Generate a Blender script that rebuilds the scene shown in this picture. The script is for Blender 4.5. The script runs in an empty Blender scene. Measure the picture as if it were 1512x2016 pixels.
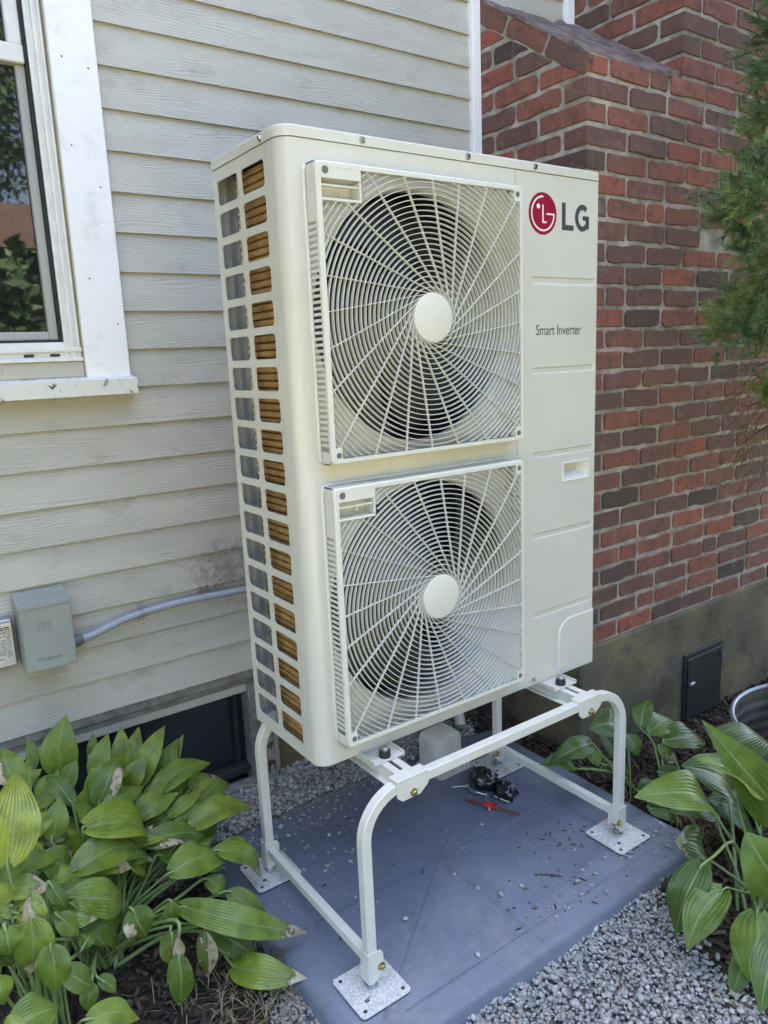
import bpy, math, random
import numpy as np
from mathutils import Vector, Matrix
random.seed(7); rng = np.random.default_rng(7)
scene = bpy.context.scene
COL = scene.collection
PI = math.pi; rad = math.radians

# ------------------------------------------------------------------ camera
cam_d = bpy.data.cameras.new('camera'); cam = bpy.data.objects.new('camera', cam_d); COL.objects.link(cam)
PITCH, ROLL, YAW = -0.2027070, 0.0428394, -0.6109624
Rc = Matrix.Rotation(YAW, 3, 'Z') @ Matrix.Rotation(PITCH, 3, 'X') @ Matrix.Rotation(ROLL, 3, 'Y')
right, fwd, upv = Rc.col[0], Rc.col[1], Rc.col[2]
m = Matrix((right, upv, -fwd)).transposed().to_4x4()
m.translation = Vector((-0.76376, -1.39112, 1.47915))
cam.matrix_world = m
cam_d.sensor_fit = 'AUTO'; cam_d.sensor_width = 36.0
cam_d.lens = 36.0 * 1477.878 / 2016.0
cam_d.clip_start = 0.02; cam_d.clip_end = 500
scene.camera = cam

# ------------------------------------------------------------------ sky, sun, exposure
SUN_EL, SUN_AZ = rad(62), rad(22)          # behind the house: this side lies in open shade
sun_dir = Vector((math.sin(SUN_AZ) * math.cos(SUN_EL), math.cos(SUN_AZ) * math.cos(SUN_EL), math.sin(SUN_EL)))
world = bpy.data.worlds.new('World'); scene.world = world; world.use_nodes = True
wn = world.node_tree; wn.nodes.clear()
sky = wn.nodes.new('ShaderNodeTexSky'); sky.sky_type = 'NISHITA'; sky.sun_disc = False
sky.sun_elevation = SUN_EL; sky.sun_rotation = SUN_AZ; sky.air_density = 0.82; sky.dust_density = 4.0; sky.ozone_density = 0.3
bg = wn.nodes.new('ShaderNodeBackground'); bg.inputs['Strength'].default_value = 0.15
wo = wn.nodes.new('ShaderNodeOutputWorld')
wn.links.new(sky.outputs[0], bg.inputs[0]); wn.links.new(bg.outputs[0], wo.inputs[0])
sd = bpy.data.lights.new('sun', 'SUN'); sd.energy = 5.0; sd.angle = rad(0.53); sd.color = (1.0, 0.93, 0.82)
sun = bpy.data.objects.new('sun', sd); COL.objects.link(sun); sun.location = (0, 0, 12)
sun.rotation_euler = (-sun_dir).to_track_quat('-Z', 'Y').to_euler()
scene.view_settings.view_transform = 'Standard'; scene.view_settings.look = 'None'
scene.view_settings.exposure = 3.3; scene.view_settings.gamma = 1.0
scene.view_settings.use_curve_mapping = False
scene.cycles.use_denoising = True
scene.cycles.max_bounces = 8; scene.cycles.diffuse_bounces = 5

# ------------------------------------------------------------------ materials
def new_mat(name):
    mt = bpy.data.materials.new(name); mt.use_nodes = True
    nt = mt.node_tree; b = nt.nodes['Principled BSDF']
    return mt, nt, b
def nd(nt, typ, **kw):
    n = nt.nodes.new(typ)
    for k, v in kw.items():
        if k.startswith('i_'):
            n.inputs[int(k[2:])].default_value = v
        else:
            setattr(n, k, v)
    return n
def lk(nt, a, b): nt.links.new(a, b)
def ramp(nt, fac, stops, interp='LINEAR'):
    r = nt.nodes.new('ShaderNodeValToRGB'); r.color_ramp.interpolation = interp
    e = r.color_ramp.elements
    while len(e) < len(stops): e.new(0.5)
    for el, (p, c) in zip(e, stops):
        el.position = p; el.color = (*c, 1) if len(c) == 3 else c
    lk(nt, fac, r.inputs[0]); return r.outputs[0]
def coords(nt, kind='Object', scale=(1, 1, 1), rnd=0.0):
    tc = nt.nodes.new('ShaderNodeTexCoord'); mp = nt.nodes.new('ShaderNodeMapping')
    mp.inputs['Scale'].default_value = scale
    src = tc.outputs[kind]
    if kind == 'World':
        pass
    lk(nt, src, mp.inputs['Vector'])
    if rnd:
        oi = nt.nodes.new('ShaderNodeObjectInfo')
        ml = nd(nt, 'ShaderNodeMath', operation='MULTIPLY'); ml.inputs[1].default_value = rnd
        lk(nt, oi.outputs['Random'], ml.inputs[0])
        cb = nt.nodes.new('ShaderNodeCombineXYZ')
        for i in range(3): lk(nt, ml.outputs[0], cb.inputs[i])
        lk(nt, cb.outputs[0], mp.inputs['Location'])
    return mp.outputs[0]
def noise(nt, vec, scale=10, detail=4, rough=0.55, dist=0.0):
    n = nt.nodes.new('ShaderNodeTexNoise')
    n.inputs['Scale'].default_value = scale; n.inputs['Detail'].default_value = detail
    n.inputs['Roughness'].default_value = rough; n.inputs['Distortion'].default_value = dist
    lk(nt, vec, n.inputs['Vector']); return n.outputs['Fac']
def mixc(nt, fac, a, b, typ='MIX'):
    mx = nt.nodes.new('ShaderNodeMix'); mx.data_type = 'RGBA'; mx.blend_type = typ
    for v, s in ((fac, 0), (a, 6), (b, 7)):
        if hasattr(v, 'links'): lk(nt, v, mx.inputs[s])
        elif s == 0: mx.inputs[0].default_value = v
        else: mx.inputs[s].default_value = (*v, 1)
    return mx.outputs[2]
def bump(nt, b, h, strength=0.3, dist=0.002, prev=None):
    bp = nt.nodes.new('ShaderNodeBump'); bp.inputs['Strength'].default_value = strength
    bp.inputs['Distance'].default_value = dist
    lk(nt, h, bp.inputs['Height'])
    if prev is not None: lk(nt, prev, bp.inputs['Normal'])
    lk(nt, bp.outputs[0], b.inputs['Normal']); return bp.outputs[0]
def simple(name, col, rough=0.5, metal=0.0, var=0.12, nscale=14, bscale=0, bstr=0.2, bdist=0.001, col2=None, spec=0.5, rnd=0.0):
    mt, nt, b = new_mat(name)
    v = coords(nt, 'Object', rnd=rnd)
    f = noise(nt, v, nscale, 5, 0.6)
    c2 = col2 or tuple(max(0, x * (1 - var * 2)) for x in col)
    lo, hi = 0.35, 0.65
    lk(nt, ramp(nt, f, [(lo, c2), (hi, col)]), b.inputs['Base Color'])
    b.inputs['Roughness'].default_value = rough; b.inputs['Metallic'].default_value = metal
    b.inputs['Specular IOR Level'].default_value = spec
    if bscale: bump(nt, b, noise(nt, v, bscale, 4), bstr, bdist)
    return mt
MT = {}
MT['unit_paint'] = simple('ivory_paint', (0.64, 0.625, 0.55), 0.22, var=0.03, nscale=4, bscale=900, bstr=0.05, bdist=0.0003)
MT['grille_plastic'] = simple('ivory_plastic', (0.68, 0.67, 0.60), 0.38, var=0.02, nscale=8)
MT['stand_paint'] = simple('cream_powder_coat', (0.70, 0.685, 0.60), 0.34, var=0.03, nscale=30)
MT['plate_paint'] = simple('speckled_plate_paint', (0.72, 0.72, 0.69), 0.45, col2=(0.42, 0.43, 0.42), nscale=160)
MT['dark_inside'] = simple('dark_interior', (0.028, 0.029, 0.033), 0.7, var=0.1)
MT['fan_plastic'] = simple('fan_plastic', (0.035, 0.038, 0.045), 0.5, var=0.1)
MT['black_rubber'] = simple('black_rubber', (0.018, 0.018, 0.02), 0.55, var=0.1)
MT['well'] = simple('shaded_well', (0.16, 0.16, 0.155), 0.7, var=0.1)
MT['tub_inner'] = simple('weathered_tub_lining', (0.22, 0.20, 0.16), 0.6, 0.2, var=0.25, nscale=9)
MT['hole'] = simple('hole_shade', (0.05, 0.05, 0.05), 0.9, var=0.1)
MT['steel'] = simple('bright_steel', (0.62, 0.62, 0.62), 0.28, 1.0, var=0.1, nscale=80)
MT['gold_zinc'] = simple('yellow_zinc', (0.62, 0.50, 0.24), 0.3, 1.0, var=0.15, nscale=120)
MT['galv'] = simple('galvanised_steel', (0.36, 0.39, 0.42), 0.42, 0.6, var=0.1, nscale=25)
MT['inner_steel'] = simple('inner_grey_steel', (0.42, 0.43, 0.44), 0.4, 0.3, var=0.08, nscale=20)
MT['logo_red'] = simple('logo_red', (0.30, 0.006, 0.032), 0.4, var=0.03)
MT['logo_white'] = simple('logo_white', (0.8, 0.8, 0.78), 0.4, var=0.02)
MT['logo_grey'] = simple('logo_grey', (0.06, 0.065, 0.075), 0.45, var=0.03)
MT['white_trim'] = None
MT['conduit'] = simple('grey_conduit_pvc', (0.36, 0.38, 0.42), 0.35, var=0.05, nscale=30)
MT['connector'] = simple('dark_grey_fitting', (0.16, 0.165, 0.18), 0.45, var=0.08)
MT['elec_box'] = simple('grey_enclosure_paint', (0.30, 0.33, 0.305), 0.38, var=0.06, nscale=9, bscale=300, bstr=0.05)
MT['label_plate'] = simple('aluminium_label', (0.62, 0.60, 0.56), 0.38, 0.2, var=0.1, nscale=30)
MT['ink'] = simple('black_print', (0.06, 0.06, 0.06), 0.6, var=0.05)
MT['iron'] = simple('black_cast_iron', (0.02, 0.021, 0.021), 0.6, var=0.3, nscale=30, bscale=200, bstr=0.2)
MT['copper'] = simple('tarnished_copper', (0.28, 0.10, 0.06), 0.45, 0.6, var=0.25, nscale=60)
MT['red_cap'] = simple('red_plastic', (0.55, 0.012, 0.018), 0.35, var=0.08)
MT['cream_plastic'] = simple('cream_plastic', (0.62, 0.60, 0.53), 0.45, var=0.06, nscale=20)
MT['wall_hidden'] = simple('painted_wall', (0.45, 0.44, 0.40), 0.7, var=0.05)
MT['roof_brown'] = simple('brown_shingles', (0.15, 0.085, 0.06), 0.85, var=0.3, nscale=14)
MT['bark'] = simple('bark', (0.10, 0.07, 0.05), 0.9, var=0.35, nscale=30, bscale=60, bstr=0.6, bdist=0.01)

# white painted trim with grime
def m_trim():
    mt, nt, b = new_mat('white_painted_trim')
    v = coords(nt, 'Object')
    f = noise(nt, v, 9, 6, 0.7)
    s = noise(nt, v, 240, 3, 0.7)
    c = ramp(nt, f, [(0.28, (0.70, 0.70, 0.70)), (0.46, (0.85, 0.85, 0.85)), (0.8, (0.87, 0.87, 0.87))])
    d = ramp(nt, s, [(0.26, (0.35, 0.34, 0.32)), (0.33, (1, 1, 1))])
    c = mixc(nt, 0.6, c, d, 'MULTIPLY')
    lk(nt, c, b.inputs['Base Color']); b.inputs['Roughness'].default_value = 0.42
    bump(nt, b, noise(nt, v, 60, 4), 0.08, 0.002)
    return mt
MT['white_trim'] = m_trim()
def m_peel(name, base, under, thr):
    mt, nt, b = new_mat(name)
    v = coords(nt, 'Object', (1, 1, 1))
    v2 = coords(nt, 'Object', (1, 1, 0.45))
    f = noise(nt, v2, 46, 6, 0.72, 0.6)
    g = noise(nt, v, 180, 3, 0.6)
    wood = ramp(nt, g, [(0.3, tuple(x * 0.45 for x in under)), (0.7, under)])
    c = mixc(nt, ramp(nt, f, [(thr - 0.015, (1, 1, 1)), (thr + 0.015, (0, 0, 0))]), base, wood)
    lk(nt, c, b.inputs['Base Color']); b.inputs['Roughness'].default_value = 0.6
    bump(nt, b, f, 0.35, 0.003)
    return mt
MT['peeling_paint'] = m_peel('peeling_white_paint', (0.46, 0.44, 0.37), (0.20, 0.18, 0.16), 0.34)
MT['weathered_wood'] = m_peel('weathered_timber', (0.30, 0.275, 0.24), (0.06, 0.045, 0.035), 0.44)
MT['grey_board'] = simple('weathered_grey_board', (0.25, 0.24, 0.22), 0.75, col2=(0.14, 0.13, 0.115), nscale=26, bscale=90, bstr=0.3, bdist=0.002)
MT['sill_paint'] = m_peel('chipped_sill_paint', (0.70, 0.69, 0.63), (0.16, 0.15, 0.14), 0.40)
MT['vinyl'] = simple('white_vinyl', (0.76, 0.76, 0.73), 0.35, var=0.05, nscale=18)
MT['caulk'] = simple('yellowed_caulk', (0.42, 0.36, 0.24), 0.7, var=0.15, nscale=60)
MT['sash_grey'] = simple('shaded_sash_grey', (0.42, 0.41, 0.39), 0.6, var=0.06, nscale=200)  # jamb shading put into the grey of the lower sash

# fibre cement siding: wood grain relief that runs along the plank, mildew near the conduit
def m_siding():
    mt, nt, b = new_mat('fibre_cement_siding')
    tc = nt.nodes.new('ShaderNodeTexCoord'); oi = nt.nodes.new('ShaderNodeObjectInfo')
    ofs = nd(nt, 'ShaderNodeVectorMath', operation='SCALE'); ofs.inputs[3].default_value = 37.0
    cb = nt.nodes.new('ShaderNodeCombineXYZ')
    for i in range(3): lk(nt, oi.outputs['Random'], cb.inputs[i])
    lk(nt, cb.outputs[0], ofs.inputs[0])
    ad = nd(nt, 'ShaderNodeVectorMath', operation='ADD'); lk(nt, tc.outputs['Object'], ad.inputs[0]); lk(nt, ofs.outputs[0], ad.inputs[1])
    def mapped(s):
        mp = nt.nodes.new('ShaderNodeMapping'); mp.inputs['Scale'].default_value = s
        lk(nt, ad.outputs[0], mp.inputs['Vector']); return mp.outputs[0]
    sz_ = nt.nodes.new('ShaderNodeSeparateXYZ'); lk(nt, ad.outputs[0], sz_.inputs[0])
    warp = noise(nt, mapped((1.0, 1, 7.0)), 1.9, 2.0, 0.45)
    warp2 = noise(nt, mapped((5.0, 1, 14.0)), 2.0, 2.0, 0.5)
    m1 = nd(nt, 'ShaderNodeMath', operation='MULTIPLY'); m1.inputs[1].default_value = 150.0; lk(nt, sz_.outputs[2], m1.inputs[0])
    m2 = nd(nt, 'ShaderNodeMath', operation='MULTIPLY_ADD'); m2.inputs[1].default_value = 11.0; lk(nt, warp, m2.inputs[0]); lk(nt, m1.outputs[0], m2.inputs[2])
    m2b = nd(nt, 'ShaderNodeMath', operation='MULTIPLY_ADD'); m2b.inputs[1].default_value = 1.6; lk(nt, warp2, m2b.inputs[0]); lk(nt, m2.outputs[0], m2b.inputs[2])
    m3 = nd(nt, 'ShaderNodeMath', operation='MULTIPLY'); m3.inputs[1].default_value = 2 * PI; lk(nt, m2b.outputs[0], m3.inputs[0])
    wv = nd(nt, 'ShaderNodeMath', operation='SINE'); lk(nt, m3.outputs[0], wv.inputs[0])
    amp = ramp(nt, noise(nt, mapped((3, 1, 14)), 2.0, 3, 0.6), [(0.36, (0.08, 0.08, 0.08)), (0.6, (0.5, 0.5, 0.5))])
    wf = nd(nt, 'ShaderNodeMath', operation='MULTIPLY'); lk(nt, wv.outputs[0], wf.inputs[0]); lk(nt, amp, wf.inputs[1])
    fine = noise(nt, mapped((9, 9, 210)), 1.0, 4, 0.6)
    hsum = nd(nt, 'ShaderNodeMath', operation='MULTIPLY_ADD'); hsum.inputs[1].default_value = 0.35
    lk(nt, fine, hsum.inputs[0]); lk(nt, wf.outputs[0], hsum.inputs[2])
    big = noise(nt, mapped((1.2, 1, 3)), 2.2, 5, 0.6)
    c = ramp(nt, big, [(0.3, (0.45, 0.432, 0.375)), (0.7, (0.515, 0.495, 0.435))])
    wneg = nd(nt, 'ShaderNodeMath', operation='MULTIPLY'); wneg.inputs[1].default_value = -1.0; lk(nt, wf.outputs[0], wneg.inputs[0])
    c = mixc(nt, ramp(nt, wneg.outputs[0], [(0.15, (0, 0, 0)), (0.48, (0.34, 0.34, 0.34))]), c, (0.25, 0.245, 0.225))
    # mildew stain with its own shape on the planks beside the conduit
    mp = nt.nodes.new('ShaderNodeMapping'); mp.inputs['Location'].default_value = (-0.155 * 5, 0, -0.845 * 6.5); mp.inputs['Scale'].default_value = (5.0, 0, 6.5)
    lk(nt, tc.outputs['Object'], mp.inputs['Vector'])
    ln = nd(nt, 'ShaderNodeVectorMath', operation='LENGTH'); lk(nt, mp.outputs[0], ln.inputs[0])
    sp = noise(nt, mapped((1, 1, 1)), 45, 6, 0.75)
    su = nd(nt, 'ShaderNodeMath', operation='SUBTRACT'); lk(nt, sp, su.inputs[0])
    sc = nd(nt, 'ShaderNodeMath', operation='MULTIPLY'); sc.inputs[1].default_value = 0.42; lk(nt, ln.outputs['Value'], sc.inputs[0]); lk(nt, sc.outputs[0], su.inputs[1])
    st = ramp(nt, su.outputs[0], [(0.16, (0, 0, 0)), (0.30, (0.22, 0.22, 0.22)), (0.46, (0.6, 0.6, 0.6))])
    c = mixc(nt, st, c, (0.13, 0.105, 0.085))
    # light smudges of dirt everywhere
    dn = noise(nt, mapped((1.5, 1, 2.5)), 5, 6, 0.7)
    c = mixc(nt, ramp(nt, dn, [(0.56, (0, 0, 0)), (0.75, (0.4, 0.4, 0.4))]), c, (0.2, 0.18, 0.155))
    lk(nt, c, b.inputs['Base Color']); b.inputs['Roughness'].default_value = 0.48
    bump(nt, b, hsum.outputs[0], 0.4, 0.0015)
    return mt
MT['siding'] = m_siding()

def m_brick(name, island):
    mt, nt, b = new_mat(name)
    if island:
        gi = nt.nodes.new('ShaderNodeNewGeometry'); r = gi.outputs['Random Per Island']
    else:
        oi = nt.nodes.new('ShaderNodeObjectInfo'); r = oi.outputs['Random']
    v = coords(nt, 'Object')
    c = ramp(nt, r, [(0.0, (0.055, 0.036, 0.034)), (0.05, (0.075, 0.045, 0.04)), (0.08, (0.15, 0.066, 0.052)), (0.36, (0.135, 0.07, 0.055)),
                     (0.5, (0.24, 0.078, 0.053)), (0.7, (0.18, 0.075, 0.057)), (0.86, (0.31, 0.095, 0.056)), (1.0, (0.25, 0.072, 0.048))])
    n1 = noise(nt, v, 26, 6, 0.7)
    c = mixc(nt, ramp(nt, n1, [(0.36, (0.7, 0.7, 0.7)), (0.52, (0, 0, 0))]), c, (0.07, 0.045, 0.038))
    n2 = noise(nt, v, 70, 5, 0.75)
    c = mixc(nt, ramp(nt, n2, [(0.60, (0, 0, 0)), (0.70, (0.5, 0.5, 0.5))]), c, (0.30, 0.26, 0.24))
    n3 = noise(nt, coords(nt, 'Object', (30, 30, 2.5)), 1.3, 4, 0.6)
    c = mixc(nt, ramp(nt, n3, [(0.62, (0, 0, 0)), (0.72, (0.45, 0.45, 0.45))]), c, (0.26, 0.17, 0.14))
    # stains that run across several bricks: soot, moss and salt bloom
    n4 = noise(nt, v, 2.6, 5, 0.6)
    c = mixc(nt, ramp(nt, n4, [(0.52, (0, 0, 0)), (0.66, (0.32, 0.32, 0.32))]), c, (0.08, 0.062, 0.045))
    n5 = noise(nt, coords(nt, 'Object', (1, 1, 1.7)), 6.5, 7, 0.75)
    c = mixc(nt, ramp(nt, n5, [(0.56, (0, 0, 0)), (0.68, (0.35, 0.35, 0.35))]), c, (0.33, 0.24, 0.21))
    lk(nt, c, b.inputs['Base Color']); b.inputs['Roughness'].default_value = 0.85
    bump(nt, b, noise(nt, v, 110, 6, 0.75), 0.8, 0.004)
    return mt
MT['brick'] = m_brick('old_red_brick', False)
MT['brick_many'] = m_brick('old_red_brick_wall', True)
MT['mortar'] = simple('old_mortar', (0.45, 0.42, 0.37), 0.95, col2=(0.20, 0.175, 0.14), nscale=15, bscale=160, bstr=0.7, bdist=0.004)
MT['cap_mortar'] = simple('weathered_mortar_wash', (0.25, 0.195, 0.175), 0.9, col2=(0.10, 0.06, 0.05), nscale=16, bscale=60, bstr=0.7, bdist=0.004)
def m_concrete():
    mt, nt, b = new_mat('mossy_foundation_render')
    v = coords(nt, 'Object')
    c = ramp(nt, noise(nt, v, 4.5, 6, 0.65), [(0.34, (0.06, 0.05, 0.032)), (0.5, (0.15, 0.125, 0.072)), (0.64, (0.25, 0.19, 0.085))])
    c = mixc(nt, ramp(nt, noise(nt, v, 9, 5, 0.7), [(0.48, (0, 0, 0)), (0.62, (0.8, 0.8, 0.8))]), c, (0.085, 0.085, 0.075))
    lk(nt, c, b.inputs['Base Color']); b.inputs['Roughness'].default_value = 0.92
    bump(nt, b, noise(nt, v, 70, 6, 0.75), 0.9, 0.007)
    return mt
MT['concrete'] = m_concrete()
def m_pad():
    mt, nt, b = new_mat('grey_blue_pad_plastic')
    v = coords(nt, 'Object')
    c = ramp(nt, noise(nt, v, 3.2, 6, 0.65), [(0.3, (0.125, 0.15, 0.205)), (0.7, (0.17, 0.195, 0.255))])
    dust = noise(nt, v, 7, 8, 0.78)
    c = mixc(nt, ramp(nt, dust, [(0.5, (0, 0, 0)), (0.68, (0.5, 0.5, 0.5))]), c, (0.085, 0.085, 0.09))
    pale = noise(nt, v, 4.2, 8, 0.8, 0.5)
    c = mixc(nt, ramp(nt, pale, [(0.52, (0, 0, 0)), (0.66, (0.42, 0.42, 0.42))]), c, (0.26, 0.26, 0.27))
    sp = noise(nt, v, 160, 3, 0.6)
    c = mixc(nt, ramp(nt, sp, [(0.66, (0, 0, 0)), (0.72, (0.6, 0.6, 0.6))]), c, (0.05, 0.05, 0.05))
    lk(nt, c, b.inputs['Base Color'])
    lk(nt, ramp(nt, dust, [(0.3, (0.34, 0.34, 0.34)), (0.7, (0.6, 0.6, 0.6))]), b.inputs['Roughness'])
    bump(nt, b, noise(nt, v, 220, 4), 0.12, 0.001)
    return mt
MT['pad'] = m_pad()
def m_island(name, stops, rough, nscale=60, bstr=0.4):
    mt, nt, b = new_mat(name)
    gi = nt.nodes.new('ShaderNodeNewGeometry')
    v = coords(nt, 'Object')
    c = ramp(nt, gi.outputs['Random Per Island'], stops)
    c = mixc(nt, ramp(nt, noise(nt, v, nscale, 3), [(0.4, (0.35, 0.35, 0.35)), (0.6, (0, 0, 0))]), c, tuple(x * 0.5 for x in stops[0][1]))
    lk(nt, c, b.inputs['Base Color']); b.inputs['Roughness'].default_value = rough
    return mt
MT['gravel'] = m_island('crushed_grey_stone', [(0, (0.25, 0.255, 0.245)), (0.4, (0.34, 0.345, 0.335)), (0.75, (0.42, 0.42, 0.405)), (0.95, (0.52, 0.51, 0.49)), (0.96, (0.24, 0.17, 0.12)), (1, (0.5, 0.49, 0.47))], 0.8, 120)
MT['mulch'] = m_island('bark_mulch', [(0, (0.028, 0.019, 0.015)), (0.5, (0.055, 0.036, 0.026)), (0.85, (0.10, 0.065, 0.042)), (1, (0.17, 0.125, 0.085))], 0.9, 90)
MT['litter'] = m_island('dead_litter', [(0, (0.03, 0.022, 0.016)), (0.6, (0.09, 0.06, 0.035)), (0.8, (0.2, 0.15, 0.09)), (1, (0.05, 0.04, 0.035))], 0.85, 90)
MT['straw'] = m_island('dry_grass', [(0, (0.20, 0.15, 0.085)), (0.6, (0.34, 0.27, 0.16)), (1, (0.16, 0.17, 0.06))], 0.75, 90)
MT['soil'] = simple('dark_soil', (0.06, 0.044, 0.033), 0.95, col2=(0.022, 0.016, 0.012), nscale=40, bscale=120, bstr=0.8, bdist=0.01)
MT['gravel_bed'] = simple('gravel_bed', (0.24, 0.245, 0.24), 0.95, col2=(0.10, 0.10, 0.10), nscale=110, bscale=130, bstr=0.9, bdist=0.008)
MT['lawn'] = simple('dry_lawn', (0.30, 0.26, 0.15), 0.95, col2=(0.16, 0.17, 0.06), nscale=3, bscale=60, bstr=0.8, bdist=0.02)

def m_leaf():
    mt, nt, b = new_mat('hosta_leaf')
    uv = nt.nodes.new('ShaderNodeUVMap'); sx = nt.nodes.new('ShaderNodeSeparateXYZ'); lk(nt, uv.outputs[0], sx.inputs[0])
    tone = nd(nt, 'ShaderNodeAttribute', attribute_name='tone'); dry = nd(nt, 'ShaderNodeAttribute', attribute_name='dry')
    c = ramp(nt, tone.outputs['Fac'], [(0, (0.05, 0.10, 0.018)), (0.3, (0.15, 0.235, 0.032)), (0.6, (0.26, 0.34, 0.042)), (1, (0.36, 0.42, 0.05))])
    mm = nd(nt, 'ShaderNodeMath', operation='MULTIPLY'); mm.inputs[1].default_value = 2 * PI; svn = nd(nt, 'ShaderNodeAttribute', attribute_name='veins'); lk(nt, svn.outputs['Fac'], mm.inputs[0])
    cs = nd(nt, 'ShaderNodeMath', operation='COSINE'); lk(nt, mm.outputs[0], cs.inputs[0])
    vein = ramp(nt, cs.outputs[0], [(0.7, (0, 0, 0)), (1.0, (0.22, 0.22, 0.22))])
    c = mixc(nt, vein, c, (0.16, 0.24, 0.06))
    v = coords(nt, 'Object')
    c = mixc(nt, ramp(nt, noise(nt, v, 26, 4), [(0.35, (0.5, 0.5, 0.5)), (0.6, (0, 0, 0))]), c, (0.03, 0.075, 0.012))
    # midrib
    ab = nd(nt, 'ShaderNodeMath', operation='SUBTRACT'); ab.inputs[1].default_value = 0.5; lk(nt, sx.outputs[0], ab.inputs[0])
    aa = nd(nt, 'ShaderNodeMath', operation='ABSOLUTE'); lk(nt, ab.outputs[0], aa.inputs[0])
    c = mixc(nt, ramp(nt, aa.outputs[0], [(0.012, (0.7, 0.7, 0.7)), (0.04, (0, 0, 0))]), c, (0.25, 0.32, 0.12))
    dn = noise(nt, v, 42, 5, 0.7)
    sub = nd(nt, 'ShaderNodeMath', operation='ADD'); lk(nt, dry.outputs['Fac'], sub.inputs[0]); lk(nt, dn, sub.inputs[1])
    dm = ramp(nt, sub.outputs[0], [(0.92, (0, 0, 0)), (0.98, (1, 1, 1))])
    rim = ramp(nt, sub.outputs[0], [(0.86, (0, 0, 0)), (0.92, (1, 1, 1))])
    tan = ramp(nt, noise(nt, v, 34, 5, 0.7), [(0.3, (0.20, 0.14, 0.075)), (0.45, (0.46, 0.38, 0.23)), (0.65, (0.66, 0.6, 0.45))])
    c = mixc(nt, rim, c, (0.075, 0.05, 0.022))
    c = mixc(nt, dm, c, tan)
    lk(nt, c, b.inputs['Base Color']); b.inputs['Roughness'].default_value = 0.30
    b.inputs['Specular IOR Level'].default_value = 0.55
    tr = nt.nodes.new('ShaderNodeBsdfTranslucent'); lk(nt, mixc(nt, 0.45, c, (0.24, 0.34, 0.03)), tr.inputs['Color'])
    ms = nt.nodes.new('ShaderNodeMixShader'); ms.inputs[0].default_value = 0.26
    out = nt.nodes['Material Output']
    lk(nt, b.outputs[0], ms.inputs[1]); lk(nt, tr.outputs[0], ms.inputs[2]); lk(nt, ms.outputs[0], out.inputs[0])
    bp1 = bump(nt, b, cs.outputs[0], 0.32, 0.0013)
    bump(nt, b, noise(nt, v, 55, 5), 0.35, 0.004, bp1)
    return mt
MT['leaf'] = m_leaf()
MT['petiole'] = simple('pale_green_petiole', (0.25, 0.33, 0.13), 0.4, col2=(0.13, 0.21, 0.06), nscale=12)
def m_needle():
    mt, nt, b = new_mat('evergreen_needles')
    gi = nt.nodes.new('ShaderNodeNewGeometry'); v = coords(nt, 'Object')
    c = ramp(nt, gi.outputs['Random Per Island'], [(0, (0.035, 0.08, 0.04)), (0.5, (0.08, 0.15, 0.06)), (1, (0.16, 0.23, 0.07))])
    c2 = mixc(nt, ramp(nt, noise(nt, v, 5, 3), [(0.45, (0, 0, 0)), (0.62, (0.8, 0.8, 0.8))]), c, (0.19, 0.27, 0.06))
    lk(nt, c2, b.inputs['Base Color']); b.inputs['Roughness'].default_value = 0.5
    return mt
MT['needle'] = m_needle()
MT['dead_twig'] = simple('dead_brown_twigs', (0.20, 0.13, 0.075), 0.85, var=0.25, nscale=20)
MT['tree_leaf'] = m_island('broad_leaves', [(0, (0.03, 0.07, 0.02)), (0.6, (0.06, 0.12, 0.03)), (1, (0.1, 0.17, 0.04))], 0.6, 20)
def m_coil():
    mt, nt, b = new_mat('gold_coated_fins')
    v = coords(nt, 'Object')
    fin = nt.nodes.new('ShaderNodeTexWave'); fin.wave_type = 'BANDS'; fin.bands_direction = 'Y'; fin.inputs['Scale'].default_value = 190
    fin.inputs['Distortion'].default_value = 0.3
    lk(nt, v, fin.inputs['Vector'])
    c = ramp(nt, noise(nt, v, 22, 7, 0.8), [(0.32, (0.25, 0.13, 0.045)), (0.5, (0.50, 0.29, 0.095)), (0.68, (0.66, 0.43, 0.16))])
    c = mixc(nt, ramp(nt, fin.outputs['Fac'], [(0.2, (0.5, 0.5, 0.5)), (0.6, (0, 0, 0))]), c, (0.09, 0.055, 0.03))
    lk(nt, c, b.inputs['Base Color']); b.inputs['Roughness'].default_value = 0.5; b.inputs['Metallic'].default_value = 0.35
    bump(nt, b, fin.outputs['Fac'], 0.4, 0.001)
    return mt
MT['coil'] = m_coil()
def m_glass(name, tint, rough=0.02):
    mt, nt, b = new_mat(name)
    b.inputs['Base Color'].default_value = (*tint, 1); b.inputs['Roughness'].default_value = rough
    b.inputs['Specular IOR Level'].default_value = 0.7; b.inputs['IOR'].default_value = 1.5
    b.inputs['Coat Weight'].default_value = 0.0; b.inputs['Coat Roughness'].default_value = 0.015
    return mt
MT['glass'] = m_glass('window_glass', (0.012, 0.013, 0.013))
MT['dusty_glass'] = m_glass('dusty_basement_glass', (0.02, 0.026, 0.03), 0.25)
def m_clear():
    mt, nt, b = new_mat('clear_bag_film')
    b.inputs['Base Color'].default_value = (0.9, 0.9, 0.9, 1); b.inputs['Roughness'].default_value = 0.12
    b.inputs['Transmission Weight'].default_value = 0.75; b.inputs['IOR'].default_value = 1.3
    return mt
MT['black_film'] = simple('black_plastic_bag', (0.010, 0.011, 0.014), 0.10, var=0.2, nscale=40, bscale=45, bstr=0.5, bdist=0.006, spec=0.9)
MT['clear_plastic'] = simple('cloudy_plastic_cup', (0.6, 0.6, 0.62), 0.25, var=0.2, nscale=50)

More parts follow.
